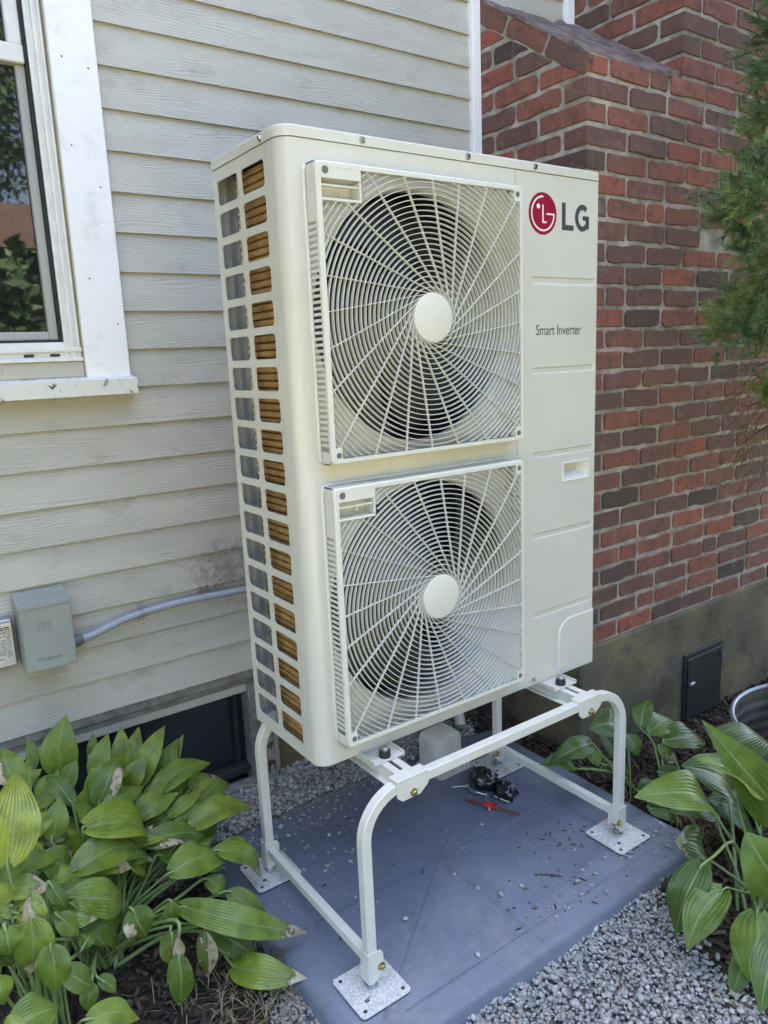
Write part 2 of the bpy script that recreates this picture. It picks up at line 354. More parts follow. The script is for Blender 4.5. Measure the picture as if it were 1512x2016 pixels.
# ------------------------------------------------------------------ mesh helpers
class MB:
    def __init__(s): s.v = []; s.f = []
    def add(s, vs, fs):
        o = len(s.v); s.v.extend([tuple(x) for x in vs]); s.f.extend([tuple(i + o for i in f) for f in fs]); return s
    def box(s, x0, x1, y0, y1, z0, z1, c=0.0):
        if c <= 0:
            vs = [(x, y, z) for x in (x0, x1) for y in (y0, y1) for z in (z0, z1)]
            fs = [(0, 1, 3, 2), (4, 6, 7, 5), (0, 4, 5, 1), (2, 3, 7, 6), (0, 2, 6, 4), (1, 5, 7, 3)]
            return s.add(vs, fs)
        lo = (x0, y0, z0); hi = (x1, y1, z1); vs = []; idx = {}
        for sx in (0, 1):
            for sy in (0, 1):
                for sz in (0, 1):
                    sg = (sx, sy, sz)
                    for ax in range(3):
                        p = [0, 0, 0]
                        for k in range(3):
                            base = hi[k] if sg[k] else lo[k]
                            ins = 0 if k == ax else (-c if sg[k] else c)
                            p[k] = base + ins
                        idx[(sg, ax)] = len(vs); vs.append(tuple(p))
        fs = []
        for ax in range(3):
            o = [k for k in range(3) if k != ax]
            for sd_ in (0, 1):
                q = []
                for a, b in ((0, 0), (1, 0), (1, 1), (0, 1)):
                    sg = [0, 0, 0]; sg[ax] = sd_; sg[o[0]] = a; sg[o[1]] = b; q.append(idx[(tuple(sg), ax)])
                fs.append(tuple(q))
        for ax in range(3):
            o = [k for k in range(3) if k != ax]
            for a in (0, 1):
                for b in (0, 1):
                    s0 = [0, 0, 0]; s0[o[0]] = a; s0[o[1]] = b; s1 = list(s0); s1[ax] = 1
                    fs.append((idx[(tuple(s0), o[0])], idx[(tuple(s1), o[0])], idx[(tuple(s1), o[1])], idx[(tuple(s0), o[1])]))
        for sx in (0, 1):
            for sy in (0, 1):
                for sz in (0, 1):
                    fs.append(tuple(idx[((sx, sy, sz), a)] for a in range(3)))
        return s.add(vs, fs)
    def cyl(s, p0, p1, r0, r1=None, n=16, cap=True):
        r1 = r0 if r1 is None else r1
        p0 = Vector(p0); p1 = Vector(p1); d = (p1 - p0).normalized()
        a = d.orthogonal().normalized(); b = d.cross(a)
        vs = []
        for p, r in ((p0, r0), (p1, r1)):
            for k in range(n):
                t = 2 * PI * k / n; vs.append(p + (a * math.cos(t) + b * math.sin(t)) * r)
        fs = [(k, (k + 1) % n, n + (k + 1) % n, n + k) for k in range(n)]
        if cap: fs += [tuple(range(n))[::-1], tuple(range(n, 2 * n))]
        return s.add(vs, fs)
    def tube(s, pts, prof, up=None, cap=True, scale=None):
        """sweep a closed 2D profile (list of (a,b)) along pts"""
        pts = [Vector(p) for p in pts]; n = len(prof); vs = []
        u = Vector(up) if up else None
        prev = None
        for i, p in enumerate(pts):
            t = (pts[min(i + 1, len(pts) - 1)] - pts[max(i - 1, 0)]).normalized()
            if u is not None:
                a = t.cross(u).normalized()
            else:
                a = t.orthogonal().normalized() if prev is None else (prev - t * prev.dot(t)).normalized()
            prev = a; b = a.cross(t)
            sc = 1 if scale is None else scale[i]
            for (x, y) in prof: vs.append(p + a * x * sc + b * y * sc)
        fs = []
        for i in range(len(pts) - 1):
            for k in range(n):
                fs.append((i * n + k, i * n + (k + 1) % n, (i + 1) * n + (k + 1) % n, (i + 1) * n + k))
        if cap: fs += [tuple(range(n))[::-1], tuple(range((len(pts) - 1) * n, len(pts) * n))]
        return s.add(vs, fs)
    def rtube(s, pts, r, n=10, scale=None, cap=True):
        return s.tube(pts, [(r * math.cos(2 * PI * k / n), r * math.sin(2 * PI * k / n)) for k in range(n)], cap=cap, scale=scale)
    def lathe(s, prof, org, axis='z', n=32):
        vs = []; o = Vector(org)
        for (r, h) in prof:
            for k in range(n):
                t = 2 * PI * k / n; c_, s_ = r * math.cos(t), r * math.sin(t)
                vs.append(o + (Vector((c_, s_, h)) if axis == 'z' else Vector((c_, h, s_)) if axis == 'y' else Vector((h, c_, s_))))
        fs = []
        for i in range(len(prof) - 1):
            for k in range(n): fs.append((i * n + k, i * n + (k + 1) % n, (i + 1) * n + (k + 1) % n, (i + 1) * n + k))
        return s.add(vs, fs)
    def prism(s, poly, fr, d0, d1, c=0.0):
        """poly in 2D; fr(a,b,d)->3D. closed prism between depth d0 and d1; c = chamfer at d1"""
        n = len(poly); vs = [fr(a, b, d0) for a, b in poly]
        fs = [tuple(range(n))[::-1]]
        if c > 0:
            cx = sum(a for a, b in poly) / n; cy = sum(b for a, b in poly) / n
            sg = 1 if d1 > d0 else -1
            vs += [fr(a, b, d1 - sg * c) for a, b in poly]
            ins = []
            for i in range(n):
                a0 = Vector(poly[i - 1]); a1 = Vector(poly[i]); a2 = Vector(poly[(i + 1) % n])
                e1 = (a1 - a0); e2 = (a2 - a1)
                n1 = Vector((-e1.y, e1.x)).normalized() if e1.length > 1e-9 else Vector((0, 0)); n2 = Vector((-e2.y, e2.x)).normalized() if e2.length > 1e-9 else n1
                nn = (n1 + n2)
                if nn.length < 1e-6: nn = n1
                nn.normalize()
                area = sum(poly[k][0] * poly[(k + 1) % n][1] - poly[(k + 1) % n][0] * poly[k][1] for k in range(n))
                nn = nn if area > 0 else -nn
                q = a1 + nn * c; ins.append((q.x, q.y))
            vs += [fr(a, b, d1) for a, b in ins]; L = 3
        else:
            vs += [fr(a, b, d1) for a, b in poly]; L = 2
        for l in range(L - 1):
            for k in range(n): fs.append((l * n + k, l * n + (k + 1) % n, (l + 1) * n + (k + 1) % n, (l + 1) * n + k))
        fs.append(tuple(range((L - 1) * n, L * n)))
        return s.add(vs, fs)
    def holed(s, fr, rect, loop, ctr, lip=0.0, d=0.0):
        """flat rect (a0,a1,b0,b1) with a star-shaped hole loop; lip extrudes the hole edge by depth lip"""
        a0, a1, b0, b1 = rect; cx, cy = ctr
        angs = [math.atan2(b - cy, a - cx) for a, b in loop]
        corners = [(a0, b0), (a1, b0), (a1, b1), (a0, b1)]
        items = []
        n = len(loop)
        def edge(t):
            dx, dy = math.cos(t), math.sin(t); k = 1e9
            if dx > 1e-12: k = min(k, (a1 - cx) / dx)
            if dx < -1e-12: k = min(k, (a0 - cx) / dx)
            if dy > 1e-12: k = min(k, (b1 - cy) / dy)
            if dy < -1e-12: k = min(k, (b0 - cy) / dy)
            return (cx + dx * k, cy + dy * k)
        vs = []; fs = []
        for (a, b) in loop: vs.append(fr(a, b, d))
        outer = [edge(t) for t in angs]
        for (a, b) in outer: vs.append(fr(a, b, d))
        for k in range(n):
            k2 = (k + 1) % n; poly = [k, k2, n + k2]
            t0, t1 = angs[k], angs[k2]
            if t1 < t0: t1 += 2 * PI
            mids = []
            for c in corners:
                t = math.atan2(c[1] - cy, c[0] - cx)
                while t < t0: t += 2 * PI
                if t0 + 1e-9 < t < t1 - 1e-9: mids.append((t, c))
            mids.sort(reverse=True)
            for t, c in mids:
                vs.append(fr(c[0], c[1], d)); poly.append(len(vs) - 1)
            poly.append(n + k); fs.append(tuple(poly))
        if lip:
            o = len(vs)
            for (a, b) in loop: vs.append(fr(a, b, d + lip))
            for k in range(n): fs.append((k, o + k, o + (k + 1) % n, (k + 1) % n))
        return s.add(vs, fs)
    def build(s, name, mat, parent=None, smooth=False, angle=None):
        me = bpy.data.meshes.new(name)
        me.from_pydata([tuple(map(float, x)) for x in s.v], [], s.f); me.update()
        return link(name, me, mat, parent, smooth, angle)
def link(name, me, mat, parent=None, smooth=False, angle=None):
    if mat is not None and not me.materials: me.materials.append(MT[mat] if isinstance(mat, str) else mat)
    if smooth or angle:
        me.polygons.foreach_set('use_smooth', [True] * len(me.polygons))
        if angle: me.set_sharp_from_angle(angle=rad(angle))
    o = bpy.data.objects.new(name, me); COL.objects.link(o)
    if parent is not None: o.parent = parent
    return o
def recalc(o):
    import bmesh
    bm = bmesh.new(); bm.from_mesh(o.data); bmesh.ops.recalc_face_normals(bm, faces=bm.faces); bm.to_mesh(o.data); bm.free(); return o
def thing(name, label, cat, group=None):
    o = bpy.data.objects.new(name, None); COL.objects.link(o); o.empty_display_size = 0.05
    return tag(o, label, cat, group)
def tag(o, label=None, cat=None, group=None, kind=None):
    if label: o['label'] = label
    if cat: o['category'] = cat
    if group: o['group'] = group
    if kind: o['kind'] = kind
    return o
def rrect(a0, a1, b0, b1, r, n=5):
    pts = []
    for (cx, cy, t0) in ((a1 - r, b0 + r, -PI / 2), (a1 - r, b1 - r, 0), (a0 + r, b1 - r, PI / 2), (a0 + r, b0 + r, PI)):
        for k in range(n + 1):
            t = t0 + PI / 2 * k / n; pts.append((cx + r * math.cos(t), cy + r * math.sin(t)))
    return pts
FXZ = lambda y0: (lambda a, b, d: (a, y0 + d, b))        # plane facing -y: depth goes to +y
FYZ = lambda x0: (lambda a, b, d: (x0 + d, a, b))
FXY = lambda z0: (lambda a, b, d: (a, b, z0 + d))
def fan_fill(mb, pts3):
    o = len(mb.v); mb.v.extend([tuple(p) for p in pts3]); mb.f.append(tuple(range(o, o + len(pts3))))
def hexbolt(name, mat, p, d, r, h, parent, washer=None):
    mb = MB(); p = Vector(p); d = Vector(d).normalized()
    if washer: mb.cyl(p, p + d * 0.002, washer, n=20); p = p + d * 0.002
    mb.cyl(p, p + d * h, r, r * 0.97, n=6); mb.cyl(p + d * h, p + d * (h + 0.0015), r * 0.8, r * 0.7, n=16)
    return mb.build(name, mat, parent, angle=30)
LEFT = [
((-0.66,0.5,0.01),(-0.435,0.66,0.407),(-0.404,0.68,0.556),0.05,(-0.287,-0.94,0.186),0.08,0.25,0.0,0.397,None,0),
((-0.44,0.4,0.01),(-0.356,0.62,0.374),(-0.305,0.66,0.48),0.031,(-0.316,-0.829,0.463),0.1,0.3,0.0,0.503,None,0),
((-0.44,0.4,0.01),(-0.292,0.68,0.34),(-0.252,0.72,0.461),0.029,(-0.216,-0.903,0.371),0.1,0.3,0,0.555,None,0),
((-0.44,0.4,0.01),(-0.26,0.68,0.308),(-0.206,0.72,0.442),0.033,(-0.405,-0.817,0.41),0.1,0.3,0.0,0.503,None,0),
((-0.44,0.4,0.01),(-0.236,0.64,0.311),(-0.142,0.68,0.443),0.035,(-0.347,-0.798,0.493),0.1,0.3,0,0.608,None,0),
((-0.44,0.4,0.01),(-0.169,0.69,0.268),(-0.093,0.72,0.369),0.03,(-0.432,-0.723,0.539),0.1,0.3,0,0.397,None,0),
((-0.44,0.4,0.01),(-0.132,0.71,0.251),(-0.066,0.74,0.362),0.021,(-0.308,-0.856,0.415),0.1,0.3,0,0.345,None,0),
((-0.44,0.4,0.01),(-0.222,0.56,0.305),(-0.038,0.6,0.329),0.044,(-0.043,-0.362,0.931),0.12,0.35,0,0.345,None,0),
((-0.44,0.4,0.01),(-0.348,0.72,0.408),(-0.326,0.74,0.455),0.014,(-0.123,-0.889,0.441),0.1,0.3,0,0.24,None,0),
((-0.66,0.5,0.01),(-0.504,0.7,0.424),(-0.496,0.73,0.507),0.018,(-0.063,-0.937,0.345),0.1,0.3,0.1,0.24,None,0),
((-0.66,0.5,0.01),(-0.563,0.55,0.484),(-0.571,0.6,0.558),0.039,(-0.051,-0.832,0.553),0.1,0.2,0.75,0.45,None,1),
((-0.62,0.15,0.01),(-0.631,0.22,0.483),(-0.58,0.3,0.636),0.054,(-0.011,-0.885,0.465),0.1,0.22,0,1,None,0),
((-0.44,0.4,0.01),(-0.519,0.38,0.399),(-0.485,0.42,0.474),0.03,(-0.124,-0.851,0.511),0.12,0.3,0.12,0.345,None,1),
((-0.44,0.4,0.01),(-0.454,0.48,0.415),(-0.489,0.55,0.476),0.028,(0.068,-0.636,0.769),0.1,0.3,0,0.188,None,0),
((-0.44,0.4,0.01),(-0.379,0.52,0.364),(-0.306,0.58,0.45),0.038,(-0.172,-0.734,0.657),0.16,0.3,0.7,0.292,None,1),
((-0.44,0.4,0.01),(-0.452,0.34,0.418),(-0.278,0.42,0.284),0.056,(0.67,-0.385,0.635),0.2,0.5,0.2,0.555,None,1),
((-0.44,0.4,0.01),(-0.381,0.48,0.349),(-0.25,0.54,0.366),0.032,(0.08,-0.431,0.899),0.12,0.35,0,0.397,None,0),
((-0.44,0.4,0.01),(-0.304,0.5,0.306),(-0.199,0.54,0.341),0.025,(-0.072,-0.538,0.84),0.12,0.35,0.0,0.555,None,0),
((-0.44,0.4,0.01),(-0.3,0.48,0.302),(-0.175,0.5,0.327),0.025,(-0.05,-0.626,0.778),0.12,0.35,0.15,0.397,None,0),
((-0.44,0.4,0.01),(-0.212,0.48,0.278),(-0.109,0.5,0.307),0.023,(-0.149,-0.48,0.865),0.12,0.35,0,0.45,None,0),
((-0.44,0.4,0.01),(-0.178,0.48,0.263),(-0.049,0.5,0.274),0.02,(-0.014,-0.388,0.922),0.12,0.35,0.1,0.397,None,0),
((-0.44,0.4,0.01),(-0.172,0.42,0.258),(0.006,0.42,0.271),0.044,(-0.071,-0.388,0.919),0.12,0.3,0,0.555,None,0),
((-0.44,0.4,0.01),(-0.191,0.46,0.267),(-0.005,0.48,0.255),0.025,(0.104,-0.472,0.875),0.12,0.4,0,0.45,None,0),
((-0.44,0.4,0.01),(-0.311,0.38,0.292),(-0.142,0.4,0.231),0.035,(0.337,-0.557,0.759),0.16,0.4,0.55,0.292,None,1),
((-0.44,0.4,0.01),(-0.497,0.28,0.359),(-0.332,0.34,0.318),0.046,(0.383,-0.535,0.753),0.14,0.35,0.25,0.345,None,1),
((-0.44,0.4,0.01),(-0.396,0.33,0.313),(-0.322,0.36,0.308),0.037,(0.172,-0.268,0.948),0.12,0.3,0,0.292,None,0),
((-0.44,0.4,0.01),(-0.281,0.28,0.253),(-0.117,0.3,0.21),0.047,(0.281,-0.467,0.839),0.14,0.3,0,0.45,None,0),
((-0.44,0.4,0.01),(-0.146,0.32,0.227),(-0.021,0.3,0.111),0.034,(0.449,-0.662,0.6),0.14,0.4,0.45,0.45,None,0),
((-0.44,0.4,0.01),(-0.113,0.36,0.208),(-0.036,0.34,0.14),0.028,(0.406,-0.646,0.646),0.14,0.4,0,0.503,None,0),
((-0.44,0.4,0.01),(-0.526,0.18,0.367),(-0.396,0.22,0.278),0.045,(0.552,-0.651,0.521),0.14,0.3,0,0.345,None,0),
((-0.44,0.4,0.01),(-0.537,0.24,0.344),(-0.442,0.28,0.326),0.027,(0.373,-0.525,0.765),0.12,0.3,0,0.188,None,0),
((-0.44,0.4,0.01),(-0.559,0.3,0.408),(-0.497,0.3,0.331),0.039,(0.508,-0.758,0.41),0.12,0.3,0,0.292,None,0),
((-0.44,0.4,0.01),(-0.625,0.28,0.417),(-0.519,0.3,0.4),0.026,(0.227,-0.479,0.848),0.12,0.3,0,0.345,None,0),
((-0.44,0.4,0.01),(-0.284,0.2,0.207),(-0.027,0.06,0.104),0.038,(-0.032,-0.63,0.776),0.16,0.3,0.28,0.45,None,0),
((-0.44,0.4,0.01),(-0.195,0.28,0.188),(-0.155,0.25,0.145),0.027,(0.195,-0.714,0.673),0.12,0.3,0,0.345,None,0),
((-0.44,0.4,0.01),(-0.153,0.24,0.156),(-0.078,0.18,0.084),0.03,(-0.069,-0.803,0.591),0.14,0.3,0,0.345,None,0),
((-0.44,0.4,0.01),(-0.205,0.12,0.055),(-0.085,-0.02,0.06),0.039,(-0.399,-0.311,0.863),0.16,0.25,0.28,0.503,(-0.249,0.16,0.146),0),
((-0.44,0.4,0.01),(-0.239,0.17,0.146),(-0.143,0.12,0.046),0.04,(0.259,-0.741,0.62),0.14,0.3,0,0.156,None,0),
((-0.44,0.4,0.01),(-0.332,0.12,0.152),(-0.353,0.1,0.044),0.032,(-0.496,-0.832,0.248),0.06,0.3,0.12,0.292,(-0.318,0.16,0.217),0),
((-0.44,0.4,0.01),(-0.337,0.14,0.204),(-0.346,0.13,0.123),0.031,(-0.472,-0.867,0.161),0.06,0.4,1.0,0.24,(-0.336,0.17,0.203),1),
((-0.44,0.4,0.01),(-0.261,0.14,0.163),(-0.273,0.12,0.06),0.026,(-0.424,-0.878,0.222),0.06,0.5,1.2,0.24,(-0.254,0.16,0.172),1),
((-0.44,0.4,0.01),(-0.407,0.18,0.274),(-0.383,0.16,0.205),0.037,(0.066,-0.953,0.296),0.08,0.3,0.6,0.24,None,1),
((-0.44,0.4,0.01),(-0.317,0.2,0.235),(-0.317,0.19,0.174),0.021,(-0.079,-0.984,0.16),0.08,0.3,0,0.345,None,0),
((-0.62,0.15,0.01),(-0.622,0.06,0.442),(-0.641,0.04,0.339),0.04,(-0.256,-0.939,0.229),0.08,0.25,0.35,0.45,None,0),
((-0.62,0.15,0.01),(-0.61,0.08,0.474),(-0.606,0.05,0.392),0.024,(-0.186,-0.926,0.327),0.12,0.4,0.95,0.555,None,1),
((-0.44,0.4,0.01),(-0.597,0.03,0.389),(-0.608,0.01,0.302),0.035,(-0.424,-0.871,0.25),0.1,0.3,0.3,0.345,None,1),
((-0.44,0.4,0.01),(-0.583,0.02,0.335),(-0.532,0.0,0.282),0.027,(0.385,-0.678,0.626),0.1,0.3,0,0.188,None,0),
((-0.62,0.15,0.01),(-0.564,-0.06,0.275),(-0.466,-0.06,0.223),0.028,(0.404,-0.504,0.763),0.12,0.3,0,0.503,None,0),
((-0.62,0.15,0.01),(-0.691,-0.1,0.37),(-0.613,-0.08,0.349),0.038,(0.352,-0.586,0.73),0.14,0.25,0,0.345,None,0),
((-0.62,0.15,0.01),(-0.707,-0.15,0.409),(-0.672,-0.15,0.412),0.021,(-0.059,-0.344,0.937),0.14,0.25,0,0.66,None,0),
((-0.62,0.15,0.01),(-0.706,-0.02,0.416),(-0.693,-0.04,0.371),0.025,(0.098,-0.898,0.429),0.1,0.3,0,0.45,None,0),
((-0.44,0.4,0.01),(-0.529,0.12,0.288),(-0.498,0.14,0.307),0.018,(-0.135,-0.542,0.83),0.1,0.3,0,0.24,None,0),
((-0.44,0.4,0.01),(-0.565,0.12,0.383),(-0.534,0.1,0.335),0.022,(0.205,-0.846,0.492),0.1,0.3,0.18,0.345,None,1),
((-0.44,0.4,0.01),(-0.537,0.03,0.269),(-0.552,0.02,0.222),0.019,(-0.212,-0.942,0.262),0.1,0.3,0,0.188,None,0),
((-0.62,0.15,0.01),(-0.667,0.04,0.461),(-0.665,0.02,0.416),0.03,(0.179,-0.898,0.403),0.1,0.3,0,0.24,None,0),
((-0.62,0.15,0.01),(-0.599,0.3,0.465),(-0.571,0.3,0.436),0.023,(0.417,-0.815,0.402),0.1,0.3,0,0.66,None,0),
((-0.44,0.4,0.01),(-0.517,0.05,0.257),(-0.493,0.03,0.223),0.017,(0.285,-0.725,0.627),0.1,0.3,0,0.188,None,0),
((-0.44,0.4,0.01),(-0.576,0.2,0.366),(-0.538,0.22,0.366),0.021,(0.201,-0.338,0.92),0.1,0.3,0.1,0.188,None,0),
((-0.62,0.15,0.01),(-0.678,0.1,0.496),(-0.629,0.12,0.477),0.025,(0.458,-0.383,0.802),0.1,0.3,0,0.66,None,0),
((-0.44,0.4,0.01),(-0.638,0.19,0.396),(-0.604,0.231,0.324),0.051,(0.924,-0.212,0.318),0.1660730076313622,0.5514829872577152,0,0.316,None,1),
((-0.44,0.4,0.01),(-0.158,0.472,0.25),(-0.096,0.466,0.21),0.028,(0.322,-0.718,0.617),0.1049651509784785,0.23187596728676405,0,0.38,None,1),
((-0.44,0.4,0.01),(-0.455,0.365,0.326),(-0.401,0.343,0.351),0.038,(-0.463,-0.128,0.877),0.1745154077992024,0.5541371565040423,0.5,0.437,None,1),
((-0.44,0.4,0.01),(-0.497,0.335,0.33),(-0.455,0.321,0.294),0.027,(0.356,-0.664,0.658),0.1593106274543596,0.33543396371189077,0,0.576,None,0),
((-0.44,0.4,0.01),(-0.235,0.459,0.246),(-0.157,0.449,0.221),0.029,(0.276,-0.237,0.931),0.20367390122416665,0.20067700051287815,0,0.528,None,1),
((-0.44,0.4,0.01),(-0.374,0.363,0.275),(-0.297,0.356,0.259),0.021,(0.137,-0.493,0.859),0.21830751686878802,0.336017594138547,0.5,0.279,None,0),
((-0.44,0.4,0.01),(-0.099,0.59,0.234),(0.02,0.618,0.147),0.027,(0.573,-0.555,0.603),0.1395577216037386,0.34875743784508856,0,0.382,None,0),
((-0.44,0.4,0.01),(-0.565,0.43,0.365),(-0.526,0.46,0.372),0.03,(0.161,-0.432,0.887),0.10922777601503006,0.5702826946034234,0,0.321,None,1),
((-0.44,0.4,0.01),(-0.17,0.57,0.243),(-0.065,0.603,0.206),0.062,(0.364,-0.118,0.924),0.12764423258215762,0.3306469814098675,0.5,0.665,None,1),
((-0.44,0.4,0.01),(-0.41,0.434,0.331),(-0.353,0.478,0.238),0.053,(0.846,-0.434,0.31),0.14663755085160965,0.21116931484953325,0,0.456,None,1),
((-0.44,0.4,0.01),(-0.47,0.528,0.35),(-0.416,0.52,0.281),0.017,(0.322,-0.876,0.36),0.21375139806886123,0.26532784520956065,0.25,0.249,None,0),
((-0.44,0.4,0.01),(-0.441,0.514,0.387),(-0.404,0.547,0.308),0.056,(0.838,-0.517,0.176),0.1786215234532593,0.5810451720058738,0,0.505,None,0),
((-0.44,0.4,0.01),(-0.566,0.291,0.35),(-0.537,0.284,0.38),0.025,(-0.678,-0.492,0.546),0.1818568843330679,0.5446384710091952,0.25,0.32,None,0),
((-0.44,0.4,0.01),(-0.633,0.194,0.387),(-0.584,0.185,0.415),0.027,(-0.515,-0.32,0.795),0.15720443628223468,0.48741716305088617,0,0.658,None,1),
((-0.44,0.4,0.01),(-0.121,0.543,0.215),(-0.038,0.569,0.122),0.028,(0.616,-0.703,0.357),0.13661777758341445,0.45873940238904815,0.5,0.524,None,0),
((-0.44,0.4,0.01),(-0.22,0.479,0.231),(-0.126,0.457,0.215),0.032,(0.054,-0.446,0.894),0.13792423953109784,0.24142345982294644,0,0.526,None,1),
((-0.44,0.4,0.01),(-0.261,0.489,0.269),(-0.197,0.465,0.248),0.017,(-0.041,-0.732,0.68),0.2090154476205931,0.4786841640131275,0,0.48,None,0),
((-0.44,0.4,0.01),(-0.17,0.409,0.166),(-0.13,0.401,0.22),0.02,(-0.745,-0.46,0.484),0.1413956232213232,0.5930248448196838,0.5,0.539,None,1),
((-0.44,0.4,0.01),(-0.283,0.369,0.249),(-0.194,0.379,0.179),0.056,(0.622,-0.172,0.764),0.10215344591016458,0.5548027021801925,0.25,0.397,None,1),
((-0.44,0.4,0.01),(-0.217,0.551,0.298),(-0.159,0.582,0.315),0.028,(0.073,-0.581,0.811),0.17355072983349457,0.3251108648977954,0,0.533,None,0),
((-0.44,0.4,0.01),(-0.321,0.421,0.262),(-0.29,0.4,0.321),0.022,(-0.823,-0.512,0.247),0.11143904576957588,0.5190162538629608,0.25,0.38,None,0),
((-0.44,0.4,0.01),(-0.551,0.302,0.372),(-0.511,0.276,0.347),0.015,(0.098,-0.592,0.8),0.13937688535685705,0.5931693368257318,0.25,0.706,None,0),
((-0.44,0.4,0.01),(-0.147,0.467,0.18),(-0.078,0.497,0.208),0.028,(-0.115,-0.514,0.85),0.11250856296437495,0.2798314833574283,0,0.425,None,1),
((-0.44,0.4,0.01),(-0.235,0.38,0.248),(-0.179,0.402,0.253),0.021,(0.084,-0.426,0.901),0.17496022165788339,0.33762959654239744,0.25,0.493,None,0),
((-0.44,0.4,0.01),(-0.095,0.532,0.257),(0.009,0.587,0.248),0.04,(0.284,-0.399,0.872),0.10496263738036013,0.32249314725509914,0.5,0.317,None,1),
((-0.44,0.4,0.01),(-0.26,0.517,0.268),(-0.202,0.516,0.188),0.024,(0.49,-0.796,0.354),0.106520946229687,0.23135838056101027,0,0.7,None,0),
((-0.44,0.4,0.01),(-0.348,0.389,0.303),(-0.267,0.363,0.298),0.018,(-0.076,-0.391,0.917),0.13426714798824135,0.37405858260378266,0.25,0.496,None,1),
((-0.44,0.4,0.01),(-0.38,0.387,0.259),(-0.317,0.406,0.252),0.029,(0.179,-0.276,0.944),0.20352056579592326,0.27876944391224634,0.5,0.632,None,0),
((-0.44,0.4,0.01),(-0.562,0.333,0.351),(-0.524,0.311,0.405),0.035,(-0.812,-0.428,0.398),0.19419531271159524,0.44182184383037393,0,0.364,None,0),
((-0.44,0.4,0.01),(-0.322,0.414,0.268),(-0.256,0.467,0.186),0.038,(0.656,0.272,0.704),0.14158897447230978,0.4413694466756374,0.25,0.274,None,1),
((-0.44,0.4,0.01),(-0.583,0.448,0.387),(-0.536,0.486,0.38),0.036,(0.184,-0.051,0.982),0.1111819353794377,0.5552997291195545,0.25,0.486,None,1),
((-0.44,0.4,0.01),(-0.517,0.491,0.371),(-0.478,0.548,0.366),0.026,(0.385,-0.185,0.904),0.21579710521876996,0.40684735573626807,0.25,0.554,None,0),
((-0.44,0.4,0.01),(-0.611,0.212,0.378),(-0.562,0.209,0.328),0.021,(0.553,-0.592,0.586),0.19106468601758225,0.40989931929856593,0.5,0.357,None,1),
((-0.44,0.4,0.01),(-0.352,0.467,0.298),(-0.268,0.503,0.3),0.029,(0.183,-0.475,0.861),0.15420122230966882,0.333085796719648,0.25,0.316,None,1),
((-0.44,0.4,0.01),(-0.282,0.575,0.296),(-0.22,0.626,0.286),0.039,(0.16,0.005,0.987),0.12330279872699991,0.3765055182451834,0.25,0.256,None,0),
((-0.44,0.4,0.01),(-0.237,0.604,0.288),(-0.138,0.631,0.264),0.027,(0.342,-0.585,0.736),0.15187830354927023,0.40311879840208553,0.25,0.614,None,0),
((-0.44,0.4,0.01),(-0.556,0.309,0.374),(-0.5,0.358,0.354),0.04,(0.317,0.028,0.948),0.1415698814662729,0.23865524756703943,0.5,0.511,None,1),
((-0.44,0.4,0.01),(-0.555,0.462,0.392),(-0.48,0.441,0.374),0.018,(0.13,-0.337,0.932),0.15253751224673368,0.339780106419244,0.5,0.39,None,1),
((-0.44,0.4,0.01),(-0.59,0.282,0.338),(-0.554,0.291,0.26),0.027,(0.442,-0.891,0.101),0.20542400112217446,0.4303375120619372,0,0.677,None,1),
((-0.44,0.4,0.01),(-0.259,0.41,0.227),(-0.161,0.427,0.162),0.024,(0.502,-0.633,0.589),0.15275689877679036,0.41264889789952364,0,0.474,None,0),
((-0.44,0.4,0.01),(-0.208,0.394,0.231),(-0.126,0.449,0.188),0.043,(0.601,-0.327,0.729),0.21699810294131683,0.3936792545712961,0,0.698,None,1),
((-0.44,0.4,0.01),(-0.262,0.433,0.223),(-0.175,0.459,0.138),0.03,(0.656,-0.569,0.496),0.17763770359992898,0.2704128111776678,0,0.457,None,1),
((-0.44,0.4,0.01),(-0.44,0.485,0.359),(-0.371,0.516,0.325),0.044,(0.516,-0.278,0.81),0.11333324914110189,0.49461724054289474,0,0.346,None,0),
((-0.44,0.4,0.01),(-0.197,0.46,0.253),(-0.151,0.453,0.184),0.025,(0.42,-0.836,0.352),0.11580803576811227,0.5016179112060538,0.25,0.552,None,0),
((-0.44,0.4,0.01),(-0.18,0.342,0.207),(-0.135,0.316,0.176),0.027,(0.158,-0.634,0.757),0.14400954789229536,0.5766877408339781,0,0.639,None,1),
((-0.44,0.4,0.01),(-0.116,0.57,0.277),(-0.044,0.587,0.291),0.032,(-0.003,-0.631,0.776),0.1439726647254547,0.4262237293501629,0,0.644,None,1),
((-0.44,0.4,0.01),(-0.374,0.363,0.29),(-0.312,0.403,0.182),0.029,(0.706,-0.691,0.153),0.21544622435746413,0.47676765255682035,0.5,0.553,None,0),
((-0.44,0.4,0.01),(-0.186,0.444,0.25),(-0.134,0.422,0.264),0.024,(-0.386,-0.359,0.85),0.1334403195362753,0.5308699226283,0,0.295,None,1),
((-0.44,0.4,0.01),(-0.607,0.379,0.383),(-0.56,0.38,0.403),0.024,(-0.276,-0.691,0.668),0.12284182952298496,0.5902001902181797,0,0.318,None,0),
((-0.44,0.4,0.01),(-0.25,0.497,0.269),(-0.199,0.513,0.283),0.022,(-0.056,-0.546,0.836),0.15391052397879446,0.3311704367087296,0,0.621,None,1),
((-0.44,0.4,0.01),(-0.486,0.47,0.333),(-0.408,0.481,0.285),0.043,(0.534,-0.21,0.819),0.18962595213545466,0.23977102816592635,0.25,0.529,None,0),
((-0.44,0.4,0.01),(-0.339,0.596,0.373),(-0.261,0.63,0.369),0.025,(0.188,-0.323,0.928),0.14651996249436186,0.33353545497705356,0,0.569,None,0),
